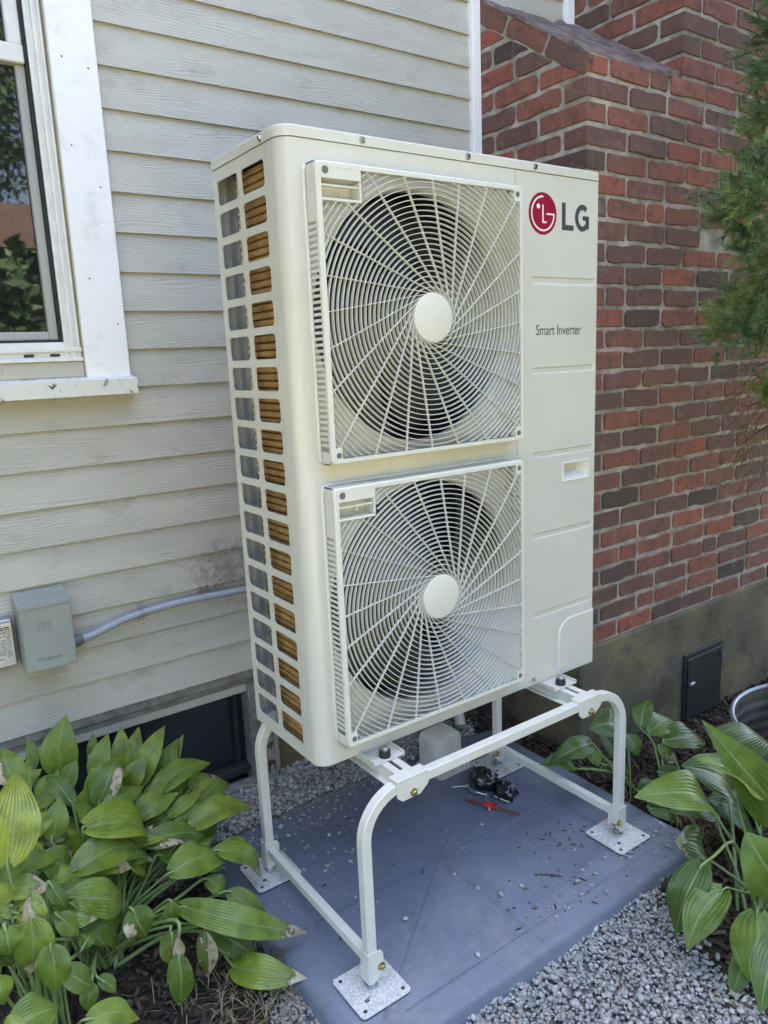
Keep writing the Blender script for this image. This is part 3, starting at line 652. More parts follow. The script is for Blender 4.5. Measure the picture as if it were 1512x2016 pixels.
((-0.44,0.4,0.01),(-0.359,0.44,0.274),(-0.273,0.499,0.204),0.062,(0.596,0.075,0.799),0.14493063365060616,0.4821533224889874,0.5,0.438,None,1),
((-0.44,0.4,0.01),(-0.618,0.258,0.389),(-0.563,0.294,0.354),0.023,(0.636,-0.276,0.72),0.16355387988294656,0.3470200681473011,0,0.616,None,0),
((-0.44,0.4,0.01),(-0.181,0.619,0.292),(-0.131,0.615,0.243),0.037,(0.491,-0.653,0.577),0.21744147011621068,0.2010890437101831,0.5,0.368,None,0),
((-0.44,0.4,0.01),(-0.545,0.431,0.357),(-0.483,0.474,0.271),0.046,(0.761,-0.597,0.252),0.17611941307022652,0.3037087397010386,0.5,0.321,None,0),
((-0.44,0.4,0.01),(-0.46,0.404,0.348),(-0.412,0.383,0.299),0.018,(0.376,-0.667,0.643),0.17211475695095677,0.3636903282939322,0,0.699,None,1),
((-0.44,0.4,0.01),(-0.128,0.604,0.249),(-0.047,0.599,0.223),0.025,(0.215,-0.575,0.789),0.1528905660091698,0.40723255157146887,0,0.38,None,1),
((-0.62,0.15,0.01),(-0.664,0.197,0.394),(-0.593,0.174,0.347),0.02,(0.287,-0.608,0.74),0.10759918763515731,0.2774428418481504,0.7,0.694,None,1),
((-0.44,0.4,0.01),(-0.493,0.193,0.279),(-0.426,0.219,0.16),0.041,(0.756,-0.58,0.303),0.1101207387788052,0.34847443683191726,0.3,0.322,None,0),
((-0.62,0.15,0.01),(-0.64,0.218,0.417),(-0.566,0.184,0.409),0.029,(-0.134,-0.508,0.851),0.1109262537631942,0.4761852930474294,0.7,0.529,None,0),
((-0.62,0.15,0.01),(-0.437,0.387,0.351),(-0.343,0.392,0.328),0.038,(0.232,-0.533,0.813),0.1931495131355327,0.26784950506658334,0.7,0.382,None,0),
((-0.62,0.15,0.01),(-0.492,0.239,0.33),(-0.43,0.229,0.292),0.026,(0.34,-0.615,0.711),0.1834832629991695,0.23011007168845682,0.5,0.534,None,0),
((-0.44,0.4,0.01),(-0.602,0.338,0.441),(-0.548,0.307,0.374),0.022,(0.357,-0.708,0.61),0.19902355064137506,0.22140783036561879,0.5,0.707,None,0),
((-0.44,0.4,0.01),(-0.531,0.41,0.375),(-0.426,0.437,0.292),0.037,(0.557,-0.677,0.48),0.1057663146578348,0.20137959316582807,0.7,0.607,None,1),
((-0.44,0.4,0.01),(-0.514,0.228,0.299),(-0.431,0.22,0.256),0.029,(0.339,-0.587,0.735),0.18615902799820888,0.424996634923665,0.5,0.56,None,0),
((-0.62,0.15,0.01),(-0.6,0.202,0.377),(-0.591,0.188,0.323),0.024,(-0.07,-0.967,0.244),0.1731718051585625,0.27871559867109597,0.3,0.566,None,0),
((-0.62,0.15,0.01),(-0.541,0.16,0.349),(-0.489,0.136,0.328),0.026,(0.083,-0.542,0.836),0.15609180032495706,0.24924408737266315,0.3,0.371,None,0),
((-0.44,0.4,0.01),(-0.486,0.287,0.307),(-0.444,0.275,0.209),0.024,(0.324,-0.911,0.254),0.1286563720712011,0.46021026726056785,0.7,0.754,None,0),
((-0.62,0.15,0.01),(-0.565,0.205,0.36),(-0.501,0.223,0.25),0.034,(0.686,-0.665,0.295),0.15534117310681123,0.45872851793793556,0.5,0.497,None,1),
((-0.62,0.15,0.01),(-0.56,0.274,0.355),(-0.465,0.278,0.343),0.024,(0.134,-0.354,0.925),0.17750174805279992,0.3565520970191327,0,0.63,None,0),
((-0.62,0.15,0.01),(-0.647,0.274,0.431),(-0.587,0.243,0.457),0.032,(-0.555,-0.572,0.604),0.1843880721521477,0.4902452100917805,0.3,0.455,None,1),
((-0.62,0.15,0.01),(-0.637,0.162,0.383),(-0.549,0.183,0.32),0.034,(0.603,-0.273,0.75),0.10959422533259291,0.3184923441527736,0.5,0.385,None,0),
((-0.62,0.15,0.01),(-0.561,0.252,0.321),(-0.524,0.248,0.245),0.029,(0.343,-0.914,0.215),0.17223647904381267,0.3173825988155077,0.5,0.737,None,1),
((-0.62,0.15,0.01),(-0.482,0.267,0.299),(-0.405,0.285,0.198),0.029,(0.568,-0.767,0.299),0.13274844724872936,0.23881227658938162,0.7,0.396,None,1),
((-0.44,0.4,0.01),(-0.636,0.349,0.402),(-0.573,0.351,0.395),0.022,(0.111,-0.601,0.791),0.1187363118691179,0.4462233133242431,0,0.342,None,1),
((-0.44,0.4,0.01),(-0.57,0.417,0.403),(-0.471,0.416,0.368),0.032,(0.25,-0.647,0.72),0.1562622431655775,0.37400265773171415,0.7,0.396,None,1),
((-0.44,0.4,0.01),(-0.633,0.177,0.387),(-0.579,0.141,0.353),0.021,(0.177,-0.519,0.837),0.1712921629415877,0.27142588447386334,0.3,0.743,None,1),
((-0.62,0.15,0.01),(-0.453,0.323,0.346),(-0.367,0.292,0.308),0.036,(0.146,-0.589,0.795),0.10959235086585947,0.2671122321052629,0.5,0.749,None,0),
((-0.62,0.15,0.01),(-0.675,0.22,0.383),(-0.607,0.192,0.351),0.032,(0.24,-0.414,0.878),0.11691807277327879,0.42665245937546836,0.7,0.757,None,1),
((-0.62,0.15,0.01),(-0.511,0.276,0.346),(-0.408,0.291,0.291),0.038,(0.478,-0.444,0.758),0.11007054910338862,0.33440948163520284,0.5,0.567,None,0),
((-0.44,0.4,0.01),(-0.494,0.313,0.353),(-0.449,0.332,0.273),0.048,(0.704,-0.669,0.24),0.15287294335934243,0.3841772619069546,0,0.703,None,0),
((-0.44,0.4,0.01),(-0.562,0.405,0.419),(-0.507,0.395,0.449),0.028,(-0.43,-0.714,0.552),0.144342801689811,0.2598667803098146,0,0.68,None,1),
((-0.44,0.4,0.01),(-0.449,0.383,0.379),(-0.423,0.407,0.272),0.041,(0.032,-0.976,-0.213),0.15637539294445735,0.2658598329913081,0,0.621,None,1),
((-0.44,0.4,0.01),(-0.268,0.634,0.305),(-0.206,0.653,0.389),0.032,(-0.457,-0.732,0.505),0.13011508359466256,0.2992140908072056,0,0.527,None,0),
((-0.44,0.4,0.01),(-0.237,0.557,0.288),(-0.163,0.588,0.311),0.031,(-0.033,-0.532,0.846),0.08908573146286607,0.27038588777932093,0,0.526,None,1),
((-0.44,0.4,0.01),(-0.194,0.599,0.264),(-0.115,0.601,0.303),0.035,(-0.376,-0.511,0.773),0.14235325792040204,0.3664374789615502,0,0.593,None,0),
((-0.44,0.4,0.01),(-0.506,0.6,0.396),(-0.45,0.611,0.431),0.03,(-0.29,-0.665,0.688),0.062641573871237,0.2750170971852471,0,0.64,None,0),
((-0.44,0.4,0.01),(-0.545,0.624,0.412),(-0.49,0.632,0.456),0.028,(-0.485,-0.522,0.702),0.1275722845389273,0.36874760905403314,0,0.579,None,0),
((-0.66,0.5,0.01),(-0.444,0.669,0.372),(-0.396,0.679,0.464),0.031,(-0.418,-0.853,0.313),0.11694883590404351,0.21689145367930485,0,0.504,None,0),
((-0.44,0.4,0.01),(-0.24,0.634,0.313),(-0.193,0.668,0.375),0.031,(-0.297,-0.726,0.62),0.09913169507423782,0.3701957860423808,0,0.575,None,0),
((-0.66,0.5,0.01),(-0.369,0.628,0.329),(-0.312,0.659,0.425),0.021,(-0.291,-0.846,0.447),0.11627663643485281,0.32346469979667136,0,0.55,None,0),
((-0.66,0.5,0.01),(-0.519,0.554,0.398),(-0.449,0.571,0.439),0.025,(-0.191,-0.75,0.634),0.06363950295967633,0.28509693714612094,0.4,0.493,None,0),
((-0.44,0.4,0.01),(-0.483,0.585,0.372),(-0.46,0.605,0.443),0.026,(-0.223,-0.916,0.335),0.10881440200674132,0.22775053162939027,0.4,0.411,None,1),
((-0.44,0.4,0.01),(-0.382,0.612,0.341),(-0.322,0.641,0.432),0.027,(-0.32,-0.822,0.471),0.1556446004946,0.2258830645193393,0,0.514,None,0),
((-0.44,0.4,0.01),(-0.313,0.653,0.316),(-0.235,0.687,0.325),0.027,(0.165,-0.591,0.79),0.12226896600110373,0.30129659234293354,0,0.496,None,0),
((-0.44,0.4,0.01),(-0.165,0.651,0.25),(-0.122,0.657,0.34),0.023,(-0.522,-0.798,0.301),0.1374389580897684,0.3309393775598042,0,0.573,None,0),
((-0.66,0.5,0.01),(-0.542,0.574,0.416),(-0.514,0.604,0.51),0.019,(-0.165,-0.925,0.342),0.1461448563455692,0.294523250710078,0,0.541,None,1),
((-0.66,0.5,0.01),(-0.38,0.583,0.328),(-0.351,0.595,0.434),0.027,(-0.478,-0.849,0.226),0.10523626600333294,0.2649659761475405,0,0.312,None,0),
((-0.66,0.5,0.01),(-0.439,0.623,0.377),(-0.396,0.644,0.439),0.028,(-0.269,-0.84,0.472),0.12291665095997313,0.21994316610124212,0,0.522,None,1),
((-0.66,0.5,0.01),(-0.208,0.631,0.262),(-0.146,0.648,0.325),0.033,(-0.521,-0.533,0.667),0.07248580097583271,0.268707587155832,0.4,0.458,None,0),
((-0.44,0.4,0.01),(-0.477,0.574,0.388),(-0.455,0.588,0.459),0.019,(-0.176,-0.955,0.24),0.0801223494674285,0.39833001255062206,0,0.373,None,1),
((-0.62,0.15,0.01),(-0.606,0.16,0.361),(-0.608,0.13,0.32),0.02,(-0.028,-0.804,0.594),0.12,0.35,0,0.233,None,0),
((-0.62,0.15,0.01),(-0.637,0.16,0.369),(-0.633,0.13,0.316),0.019,(0.133,-0.855,0.501),0.12,0.35,0,0.123,None,0),
((-0.62,0.15,0.01),(-0.632,0.16,0.305),(-0.624,0.13,0.248),0.019,(0.011,-0.883,0.47),0.12,0.35,0,0.134,None,0),
((-0.62,0.15,0.01),(-0.68,0.16,0.35),(-0.656,0.13,0.311),0.022,(0.008,-0.789,0.614),0.12,0.35,0,0.098,None,0),
((-0.62,0.15,0.01),(-0.532,0.16,0.315),(-0.482,0.13,0.26),0.025,(0.229,-0.755,0.614),0.12,0.35,0,0.033,None,0),
((-0.62,0.15,0.01),(-0.596,0.16,0.332),(-0.607,0.13,0.275),0.02,(-0.346,-0.802,0.486),0.12,0.35,0,0.145,None,0),
((-0.62,0.15,0.01),(-0.568,0.16,0.43),(-0.544,0.13,0.38),0.021,(0.36,-0.707,0.608),0.12,0.35,0,0.169,None,0),
((-0.62,0.15,0.01),(-0.675,0.16,0.379),(-0.657,0.13,0.329),0.024,(0.04,-0.848,0.528),0.12,0.35,0,0.117,None,0),
]
RIGHT = [  # tones lowered so the leaf colour carries this plant's shade
((0.99,-0.53,0.01),(1.161,-0.48,0.206),(0.925,-0.42,0.517),0.069,(-0.213,-0.977,0.026),0.12,0.3,0,0.27,None,0),
((0.99,-0.53,0.01),(1.02,-0.46,0.297),(0.876,-0.4,0.452),0.067,(0.544,-0.479,0.689),0.14,0.5,0,0.33,None,0),
((0.99,-0.53,0.01),(0.905,-0.42,0.3),(0.719,-0.36,0.406),0.074,(0.323,-0.457,0.829),0.14,0.35,0,0.27,None,0),
((0.99,-0.53,0.01),(1.126,-0.36,0.224),(0.976,-0.3,0.34),0.08,(0.28,-0.657,0.7),0.12,0.3,0,0.03,None,0),
((0.99,-0.53,0.01),(1.06,-0.34,0.176),(0.948,-0.3,0.218),0.046,(0.078,-0.611,0.787),0.12,0.3,0,0.03,None,0),
((0.99,-0.53,0.01),(0.754,-0.5,0.245),(0.677,-0.48,0.072),0.046,(-0.882,-0.308,0.357),0.06,0.35,0,0.072,(0.887,-0.5,0.248),0),
((0.99,-0.53,0.01),(0.766,-0.55,0.198),(0.639,-0.54,0.102),0.045,(-0.59,-0.295,0.752),0.08,0.3,0,0.15,None,0),
((0.99,-0.53,0.01),(0.751,-0.64,0.202),(0.713,-0.66,0.052),0.064,(-0.745,-0.61,0.268),0.08,0.22,0,0.18,None,0),
((0.99,-0.53,0.01),(0.92,-0.6,0.181),(0.858,-0.56,0.312),0.073,(-0.401,-0.912,0.089),0.1,0.25,0,0.21,None,0),
((0.99,-0.53,0.01),(1.253,-0.36,0.038),(1.125,-0.3,0.178),0.104,(0.348,-0.705,0.619),0.12,0.3,0,0.018,None,0),
((0.99,-0.53,0.01),(1.426,-0.3,0.03),(1.32,-0.25,0.163),0.1,(0.178,-0.866,0.467),0.12,0.3,0,0.018,None,0),
((0.99,-0.53,0.01),(0.943,-0.4,0.119),(0.828,-0.38,0.212),0.062,(0.346,-0.738,0.579),0.12,0.3,0.4,0.03,None,0),
((0.99,-0.53,0.01),(0.757,-0.62,0.077),(0.68,-0.63,0.018),0.027,(-0.524,-0.396,0.754),0.08,0.3,0.2,0.12,None,0),
((0.99,-0.53,0.01),(0.64,-0.75,0.271),(0.513,-0.78,0.2),0.04,(-0.403,-0.324,0.856),0.08,0.3,0.0,0.072,None,0),
((0.99,-0.53,0.01),(1.344,-0.2,0.202),(1.584,-0.22,0.199),0.081,(-0.011,-0.3,0.954),0.12,0.3,0.0,0.03,None,0),
]
BACK = [
((1.19,0.03,0.0),(1.192,0.08,0.222),(1.083,0.1,0.258),0.057,(0.131,-0.648,0.751),0.12,0.3,0,0.1,None,0),
((1.19,0.03,0.0),(1.049,0.08,0.214),(0.883,0.1,0.209),0.039,(-0.093,-0.52,0.849),0.14,0.3,0,0.12,None,0),
((1.19,0.03,0.0),(0.966,0.08,0.16),(0.872,0.12,0.202),0.033,(0.102,-0.595,0.797),0.12,0.3,0,0.2,None,0),
((1.3,-0.06,-0.02),(1.289,0.06,0.208),(1.393,0.1,0.27),0.035,(-0.459,-0.155,0.875),0.1,0.3,0,0.15,None,0),
((1.3,-0.06,-0.02),(1.313,0.04,0.182),(1.481,0.04,0.175),0.047,(0.035,-0.419,0.907),0.1,0.3,0,0.15,None,0),
((1.3,-0.06,-0.02),(1.337,0.0,0.16),(1.563,-0.02,0.113),0.056,(0.134,-0.503,0.854),0.1,0.3,0,0.12,None,0),
((1.19,0.03,0.0),(1.188,0.04,0.21),(1.198,0.0,0.15),0.031,(-0.349,-0.807,0.476),0.1,0.3,0,0.08,None,0),
((1.3,-0.06,-0.02),(1.315,0.0,0.145),(1.36,-0.04,0.089),0.031,(-0.19,-0.864,0.467),0.1,0.3,0.9,0.3,None,0),
((1.19,0.03,0.0),(1.072,0.06,0.151),(1.043,0.1,0.199),0.029,(-0.197,-0.805,0.559),0.1,0.3,0,0.2,None,0),
((1.19,0.03,0.0),(1.216,0.1,0.118),(1.157,0.13,0.202),0.043,(0.118,-0.906,0.407),0.1,0.3,0,0.1,None,0),
((1.19,0.03,0.0),(1.153,0.02,0.084),(1.111,0.05,0.141),0.038,(0.134,-0.835,0.533),0.1,0.3,0,0.06,None,0),
((1.3,-0.06,-0.02),(1.096,-0.08,0.099),(1.229,-0.12,0.029),0.054,(0.248,-0.56,0.791),0.1,0.3,0,0.05,None,0),
((1.3,-0.06,-0.02),(1.093,-0.12,0.067),(1.196,-0.18,0.012),0.039,(0.037,-0.639,0.769),0.1,0.3,0.3,0.05,None,0),
((1.3,-0.06,-0.02),(1.2,-0.08,0.13),(1.308,-0.14,0.081),0.036,(-0.115,-0.747,0.654),0.1,0.3,0,0.06,None,0),
]
CLUMPS = [
(1.601,-0.1,2.35,0.041,0.0),
(1.514,-0.15,2.227,0.052,0.0),
(1.688,-0.05,2.171,0.063,0.0),
(1.479,-0.15,2.009,0.074,0.0),
(1.514,-0.1,1.94,0.062,0.0),
(1.283,-0.2,1.822,0.057,0.0),
(1.251,-0.3,1.828,0.066,0.0),
(1.277,-0.25,1.749,0.05,0.0),
(1.667,-0.1,1.745,0.073,0.0),
(1.477,-0.2,1.626,0.061,0.0),
(1.536,-0.1,1.591,0.072,0.0),
(1.351,-0.15,1.518,0.051,0.0),
(1.328,-0.25,1.51,0.065,0.0),
(1.805,-0.05,1.531,0.078,0.0),
(1.541,-0.2,1.33,0.02,0.0),
(1.497,-0.25,2.117,0.089,0.0),
(1.436,-0.3,1.816,0.102,0.0),
(1.499,-0.3,1.575,0.106,0.0),
(1.632,-0.2,1.448,0.057,0.0),
(1.585,-0.25,2.285,0.101,0.0),
(1.553,-0.2,2.447,0.089,0.0),
(1.523,-0.15,1.407,0.043,1.0),
(1.568,-0.1,1.279,0.059,1.0),
(1.576,-0.15,1.2,0.066,1.0),
(1.55,-0.1,1.167,0.052,1.0),
(1.716,-0.1,1.334,0.061,1.0),
(1.73,-0.1,1.081,0.055,1.0),
]
# ------------------------------------------------------------------ ground
def sstep(a, b, x):
    t = np.clip((x - a) / (b - a), 0, 1); return t * t * (3 - 2 * t)
def gh(x, y):
    """height of the ground"""
    x = np.asarray(x, float); y = np.asarray(y, float)
    h = 0.062 * sstep(0.45, 0.66, y) * sstep(-1.2, -0.3, x) * (1 - sstep(1.0, 1.35, x))
    h = h - 0.085 * sstep(1.25, 1.95, x) * (1 - sstep(3.0, 5.0, x)) * sstep(-1.6, -0.6, y)
    h = h + 0.006 * np.sin(x * 7.1 + y * 3.3) * np.cos(y * 6.3 - x * 2.1) * (np.abs(x) < 6)
    return h
def is_gravel(x, y):
    x = np.asarray(x, float); y = np.asarray(y, float)
    wob = 0.03 * np.sin(9 * y + 4 * x) + 0.02 * np.sin(23 * x - 11 * y)
    right_b = 0.86 + (y + 0.30) * 0.34 + wob
    left_b = -0.17 + (y + 0.02) * 0.45 + wob
    front = (y < 0.06) & (x > left_b) & (x < right_b)
    back = (y > 0.52) & (x > -0.25 + wob) & (x < 1.02 + wob)
    return (front | back) & (y > -2.3)
xs = np.concatenate([[-70, -40, -22, -12, -7, -4.5, -3.2], np.linspace(-2.4, 3.2, 150), [4.2, 5.5, 8, 13, 22, 40, 70]])
ys = np.concatenate([[-70, -40, -22, -13, -8, -5.5, -4.0, -3.2], np.linspace(-2.6, 0.95, 100), [2, 6, 14, 30, 70]])
gx, gy = np.meshgrid(xs, ys, indexing='ij')
gz = gh(gx, gy)
nx, ny = gx.shape
vs = np.stack([gx, gy, gz], -1).reshape(-1, 3)
fs = [(i * ny + j, (i + 1) * ny + j, (i + 1) * ny + j + 1, i * ny + j + 1) for i in range(nx - 1) for j in range(ny - 1)]
me = bpy.data.meshes.new('ground'); me.from_pydata(vs.tolist(), [], fs)
for k in ('soil', 'gravel_bed', 'lawn'): me.materials.append(MT[k])
idx = []
for f in fs:
    c = vs[list(f)].mean(0)
    if c[1] < -2.3 or abs(c[0]) > 3.4: idx.append(2)
    else: idx.append(1 if bool(is_gravel(c[0], c[1])) else 0)
me.polygons.foreach_set('material_index', idx)
me.polygons.foreach_set('use_smooth', [True] * len(fs))
ground = link('ground', me, None); ground['kind'] = 'structure'

PADX0, PADX1, PADY0, PADY1, PADZ = -0.10, 1.095, -0.305, 0.605, 0.05
ico_t = (1 + 5 ** 0.5) / 2
ICO = np.array([(-1, ico_t, 0), (1, ico_t, 0), (-1, -ico_t, 0), (1, -ico_t, 0), (0, -1, ico_t), (0, 1, ico_t), (0, -1, -ico_t), (0, 1, -ico_t), (ico_t, 0, -1), (ico_t, 0, 1), (-ico_t, 0, -1), (-ico_t, 0, 1)]) / 1.9
ICOF = np.array([(0, 11, 5), (0, 5, 1), (0, 1, 7), (0, 7, 10), (0, 10, 11), (1, 5, 9), (5, 11, 4), (11, 10, 2), (10, 7, 6), (7, 1, 8), (3, 9, 4), (3, 4, 2), (3, 2, 6), (3, 6, 8), (3, 8, 9), (4, 9, 5), (2, 4, 11), (6, 2, 10), (8, 6, 7), (9, 8, 1)])
BOXV = np.array([(x, y, z) for x in (-1, 1) for y in (-1, 1) for z in (-1, 1)], float)
BOXF = np.array([(0, 1, 3), (0, 3, 2), (4, 6, 7), (4, 7, 5), (0, 4, 5), (0, 5, 1), (2, 3, 7), (2, 7, 6), (0, 2, 6), (0, 6, 4), (1, 5, 7), (1, 7, 3)])
def rand_rot(n, tilt=None):
    a = rng.uniform(0, 2 * PI, n)
    if tilt is None:
        q = rng.normal(size=(n, 4)); q /= np.linalg.norm(q, axis=1)[:, None]
    else:
        b = rng.normal(0, tilt, n); c = rng.normal(0, tilt, n)
        def qm(p, q):
            w0, x0, y0, z0 = p.T; w1, x1, y1, z1 = q.T
            return np.stack([w0*w1-x0*x1-y0*y1-z0*z1, w0*x1+x0*w1+y0*z1-z0*y1, w0*y1-x0*z1+y0*w1+z0*x1, w0*z1+x0*y1-y0*x1+z0*w1], -1)
        z = np.zeros(n)
        q = qm(np.stack([np.cos(a/2), z, z, np.sin(a/2)], -1), qm(np.stack([np.cos(b/2), np.sin(b/2), z, z], -1), np.stack([np.cos(c/2), z, np.sin(c/2), z], -1)))
    w, x, y, z = q.T
    return np.stack([np.stack([1-2*(y*y+z*z), 2*(x*y-z*w), 2*(x*z+y*w)], -1), np.stack([2*(x*y+z*w), 1-2*(x*x+z*z), 2*(y*z-x*w)], -1), np.stack([2*(x*z-y*w), 2*(y*z+x*w), 1-2*(x*x+y*y)], -1)], 1)
def scatter(name, pos, size, V, F, jit, mat, tilt=None, parent=None):
    n = len(pos)
    v = V[None] * (1 + rng.uniform(-jit, jit, (n, len(V), 1))) + rng.uniform(-jit, jit, (n, len(V), 3)) * 0.5
    v = v * size[:, None, :]
    v = np.einsum('nij,nkj->nki', rand_rot(n, tilt), v) + pos[:, None, :]
    f = (F[None] + (np.arange(n) * len(V))[:, None, None]).reshape(-1, 3)
    v = v.reshape(-1, 3)
    me = bpy.data.meshes.new(name)
    me.vertices.add(len(v)); me.vertices.foreach_set('co', v.ravel())
    me.loops.add(len(f) * 3); me.loops.foreach_set('vertex_index', f.ravel().astype(np.int32))
    me.polygons.add(len(f)); me.polygons.foreach_set('loop_start', (np.arange(len(f)) * 3).astype(np.int32))
    me.update(calc_edges=True); me.validate()
    return link(name, me, mat, parent)
def on_pad(x, y, m=0.0): return (x > PADX0 - m) & (x < PADX1 + m) & (y > PADY0 - m) & (y < PADY1 + m)
# crushed stone
n = 62000
px = rng.uniform(-0.75, 1.15, n); py = np.where(rng.random(n) < 0.74, rng.uniform(-1.05, 0.06, n), rng.uniform(0.55, 0.82, n))
keep = is_gravel(px + rng.normal(0, 0.02, n), py + rng.normal(0, 0.02, n)) & ~on_pad(px, py, -0.004)
px, py = px[keep], py[keep]
sz = np.clip(rng.lognormal(math.log(0.0053), 0.33, len(px)), 0.0028, 0.013)
size = np.stack([sz * rng.uniform(0.8, 1.35, len(sz)), sz * rng.uniform(0.6, 1.0, len(sz)), sz * rng.uniform(0.4, 0.75, len(sz))], -1)
pz = gh(px, py) + rng.uniform(0.004, 0.017, len(px))
tag(scatter('gravel', np.stack([px, py, pz], -1), size, ICO, ICOF, 0.24, 'gravel', 0.4), 'crushed grey stone gravel around the equipment pad', 'gravel', kind='stuff')
# bark mulch
n = 23000
px = np.concatenate([rng.uniform(-1.3, 0.1, n // 3), rng.uniform(0.55, 2.9, n - n // 3)])
py = np.concatenate([rng.uniform(-0.5, 0.78, n // 3), rng.uniform(-1.2, 0.75, n - n // 3)])
keep = ~is_gravel(px + rng.normal(0, 0.03, n), py + rng.normal(0, 0.03, n)) & ~on_pad(px, py, -0.002) & ~((px > 1.24) & (py > 0.3))
px, py = px[keep], py[keep]; k = len(px)
ln = rng.uniform(0.006, 0.022, k)
size = np.stack([ln, ln * rng.uniform(0.16, 0.4, k), rng.uniform(0.001, 0.003, k)], -1)
tag(scatter('bark_mulch', np.stack([px, py, gh(px, py) + rng.uniform(0.0, 0.014, k)], -1), size, BOXV, BOXF, 0.3, 'mulch', 0.35), 'dark bark mulch in the planting beds', 'mulch', kind='stuff')
# dry grass blades beside the pad
mb = MB()
for i in range(520):
    if i < 300: x, y = random.gauss(-0.2, 0.09), random.gauss(0.02, 0.12)
    else: x, y = random.gauss(1.2, 0.07), random.uniform(-0.42, 0.35)
    if on_pad(x, y, 0.01): continue
    z = float(gh(x, y)) + 0.008; a = random.uniform(0, 2 * PI); L = random.uniform(0.03, 0.1)
    d = Vector((math.cos(a), math.sin(a), 0)); s_ = Vector((-d.y, d.x, 0)) * random.uniform(0.0007, 0.0014)
    p = Vector((x, y, z)); up = random.uniform(0.005, 0.05)
    a0, a1, a2 = p, p + d * L * 0.55 + Vector((0, 0, up)), p + d * L + Vector((0, 0, up * 0.5))
    if on_pad(a2.x, a2.y, 0.0): a2.z = max(a2.z, 0.055); a1.z = max(a1.z, 0.06)
    mb.add([a0 - s_, a0 + s_, a1 + s_, a1 - s_, a2], [(0, 1, 2, 3), (3, 2, 4)])
tag(mb.build('dry_grass', 'straw'), 'dry straw coloured grass blades at the pad edge', 'grass', kind='stuff')

# ------------------------------------------------------------------ equipment pad
pad = thing('equipment_pad', 'blue grey plastic equipment pad lying on the gravel', 'pad'); pad.location = (0.5, 0.15, 0)
def child(o, root):
    o.parent = root; o.matrix_parent_inverse = Matrix.Translation(-root.location); return o
mb = MB(); poly = rrect(PADX0, PADX1, PADY0, PADY1, 0.025, 5)
mb.prism(poly, FXY(0), -0.012, PADZ, 0.0)
body = MB()
prof = [(0.0, -0.012, 0.012), (0.0, 0.02, 0.0), (0.002, 0.036, 0), (0.006, 0.045, 0), (0.013, PADZ, 0)]
rings = []
for ins, z, out in prof:
    rr = rrect(PADX0 + ins - out, PADX1 - ins + out, PADY0 + ins - out, PADY1 - ins + out, 0.028, 5)
    rings.append([(a, b, z) for a, b in rr])
nn = len(rings[0]); vs = [p for r in rings for p in r]
fs = [(l * nn + k, l * nn + (k + 1) % nn, (l + 1) * nn + (k + 1) % nn, (l + 1) * nn + k) for l in range(len(rings) - 1) for k in range(nn)]
fs.append(tuple(range((len(rings) - 1) * nn, len(rings) * nn)))
body.add(vs, fs)
child(body.build('slab', 'pad', angle=40), pad)
def crease(a, b, w=0.006, h=0.0016):
    mb = MB(); a = Vector((*a, PADZ + 0.0002)); b = Vector((*b, PADZ + 0.0002)); d = (b - a).normalized(); s_ = Vector((-d.y, d.x, 0)) * w
    mb.add([a - s_, a + Vector((0, 0, h)), a + s_, b - s_, b + Vector((0, 0, h)), b + s_], [(0, 1, 4, 3), (1, 2, 5, 4)])
    child(mb.build('raised_crease', 'pad', smooth=True), pad)
for a, b in (((0.02, 0.12), (1.05, 0.12)), ((0.44, -0.28), (0.44, 0.57)), ((0.44, 0.12), (1.04, -0.26)), ((0.44, 0.12), (0.0, -0.22)), ((0.44, 0.12), (1.02, 0.5)), ((0.0, 0.5), (0.44, 0.12)), ((0.05, -0.235), (1.0, -0.235))): crease(a, b)
# loose crumbs of stone on the pad
n = 420
cx = np.concatenate([rng.normal(0.93, 0.1, 90), rng.normal(0.14, 0.12, 70), rng.uniform(-0.08, 1.07, 50), rng.normal(0.62, 0.12, 40), rng.uniform(-0.08, 0.6, 260)])
cy = np.concatenate([rng.normal(-0.2, 0.05, 90), rng.normal(0.33, 0.1, 70), rng.uniform(-0.29, 0.55, 50), rng.normal(-0.2, 0.06, 40), 0.6 - np.abs(rng.normal(0, 0.075, 260))])
kp = on_pad(cx, cy, -0.02); cx, cy = cx[kp], cy[kp]
s0 = np.clip(rng.lognormal(math.log(0.0036), 0.45, len(cx)), 0.0014, 0.009)
tag(scatter('stone_crumbs', np.stack([cx, cy, PADZ + s0 * 0.45], -1), np.stack([s0 * 1.2, s0, s0 * 0.55], -1), ICO, ICOF, 0.24, 'gravel', 0.25), 'loose stone crumbs spilled on the pad', 'gravel', kind='stuff')
cx = np.concatenate([rng.normal(0.75, 0.09, 26), rng.normal(0.6, 0.12, 26), rng.uniform(0, 1, 26)]); cy = np.concatenate([rng.normal(-0.03, 0.05, 26), rng.normal(-0.18, 0.05, 26), rng.uniform(-0.28, 0.5, 26)])
s0 = rng.uniform(0.002, 0.006, len(cx)); elong = rng.uniform(0.6, 2.6, len(cx))
tag(scatter('dirt_specks', np.stack([cx, cy, np.full(len(cx), PADZ + 0.0022)], -1), np.stack([s0 * elong, s0 * 0.5, np.full(len(s0), 0.0016)], -1), ICO, ICOF, 0.3, 'litter', 0.1), 'dark bits of leaf and dirt on the pad', 'litter', kind='stuff')

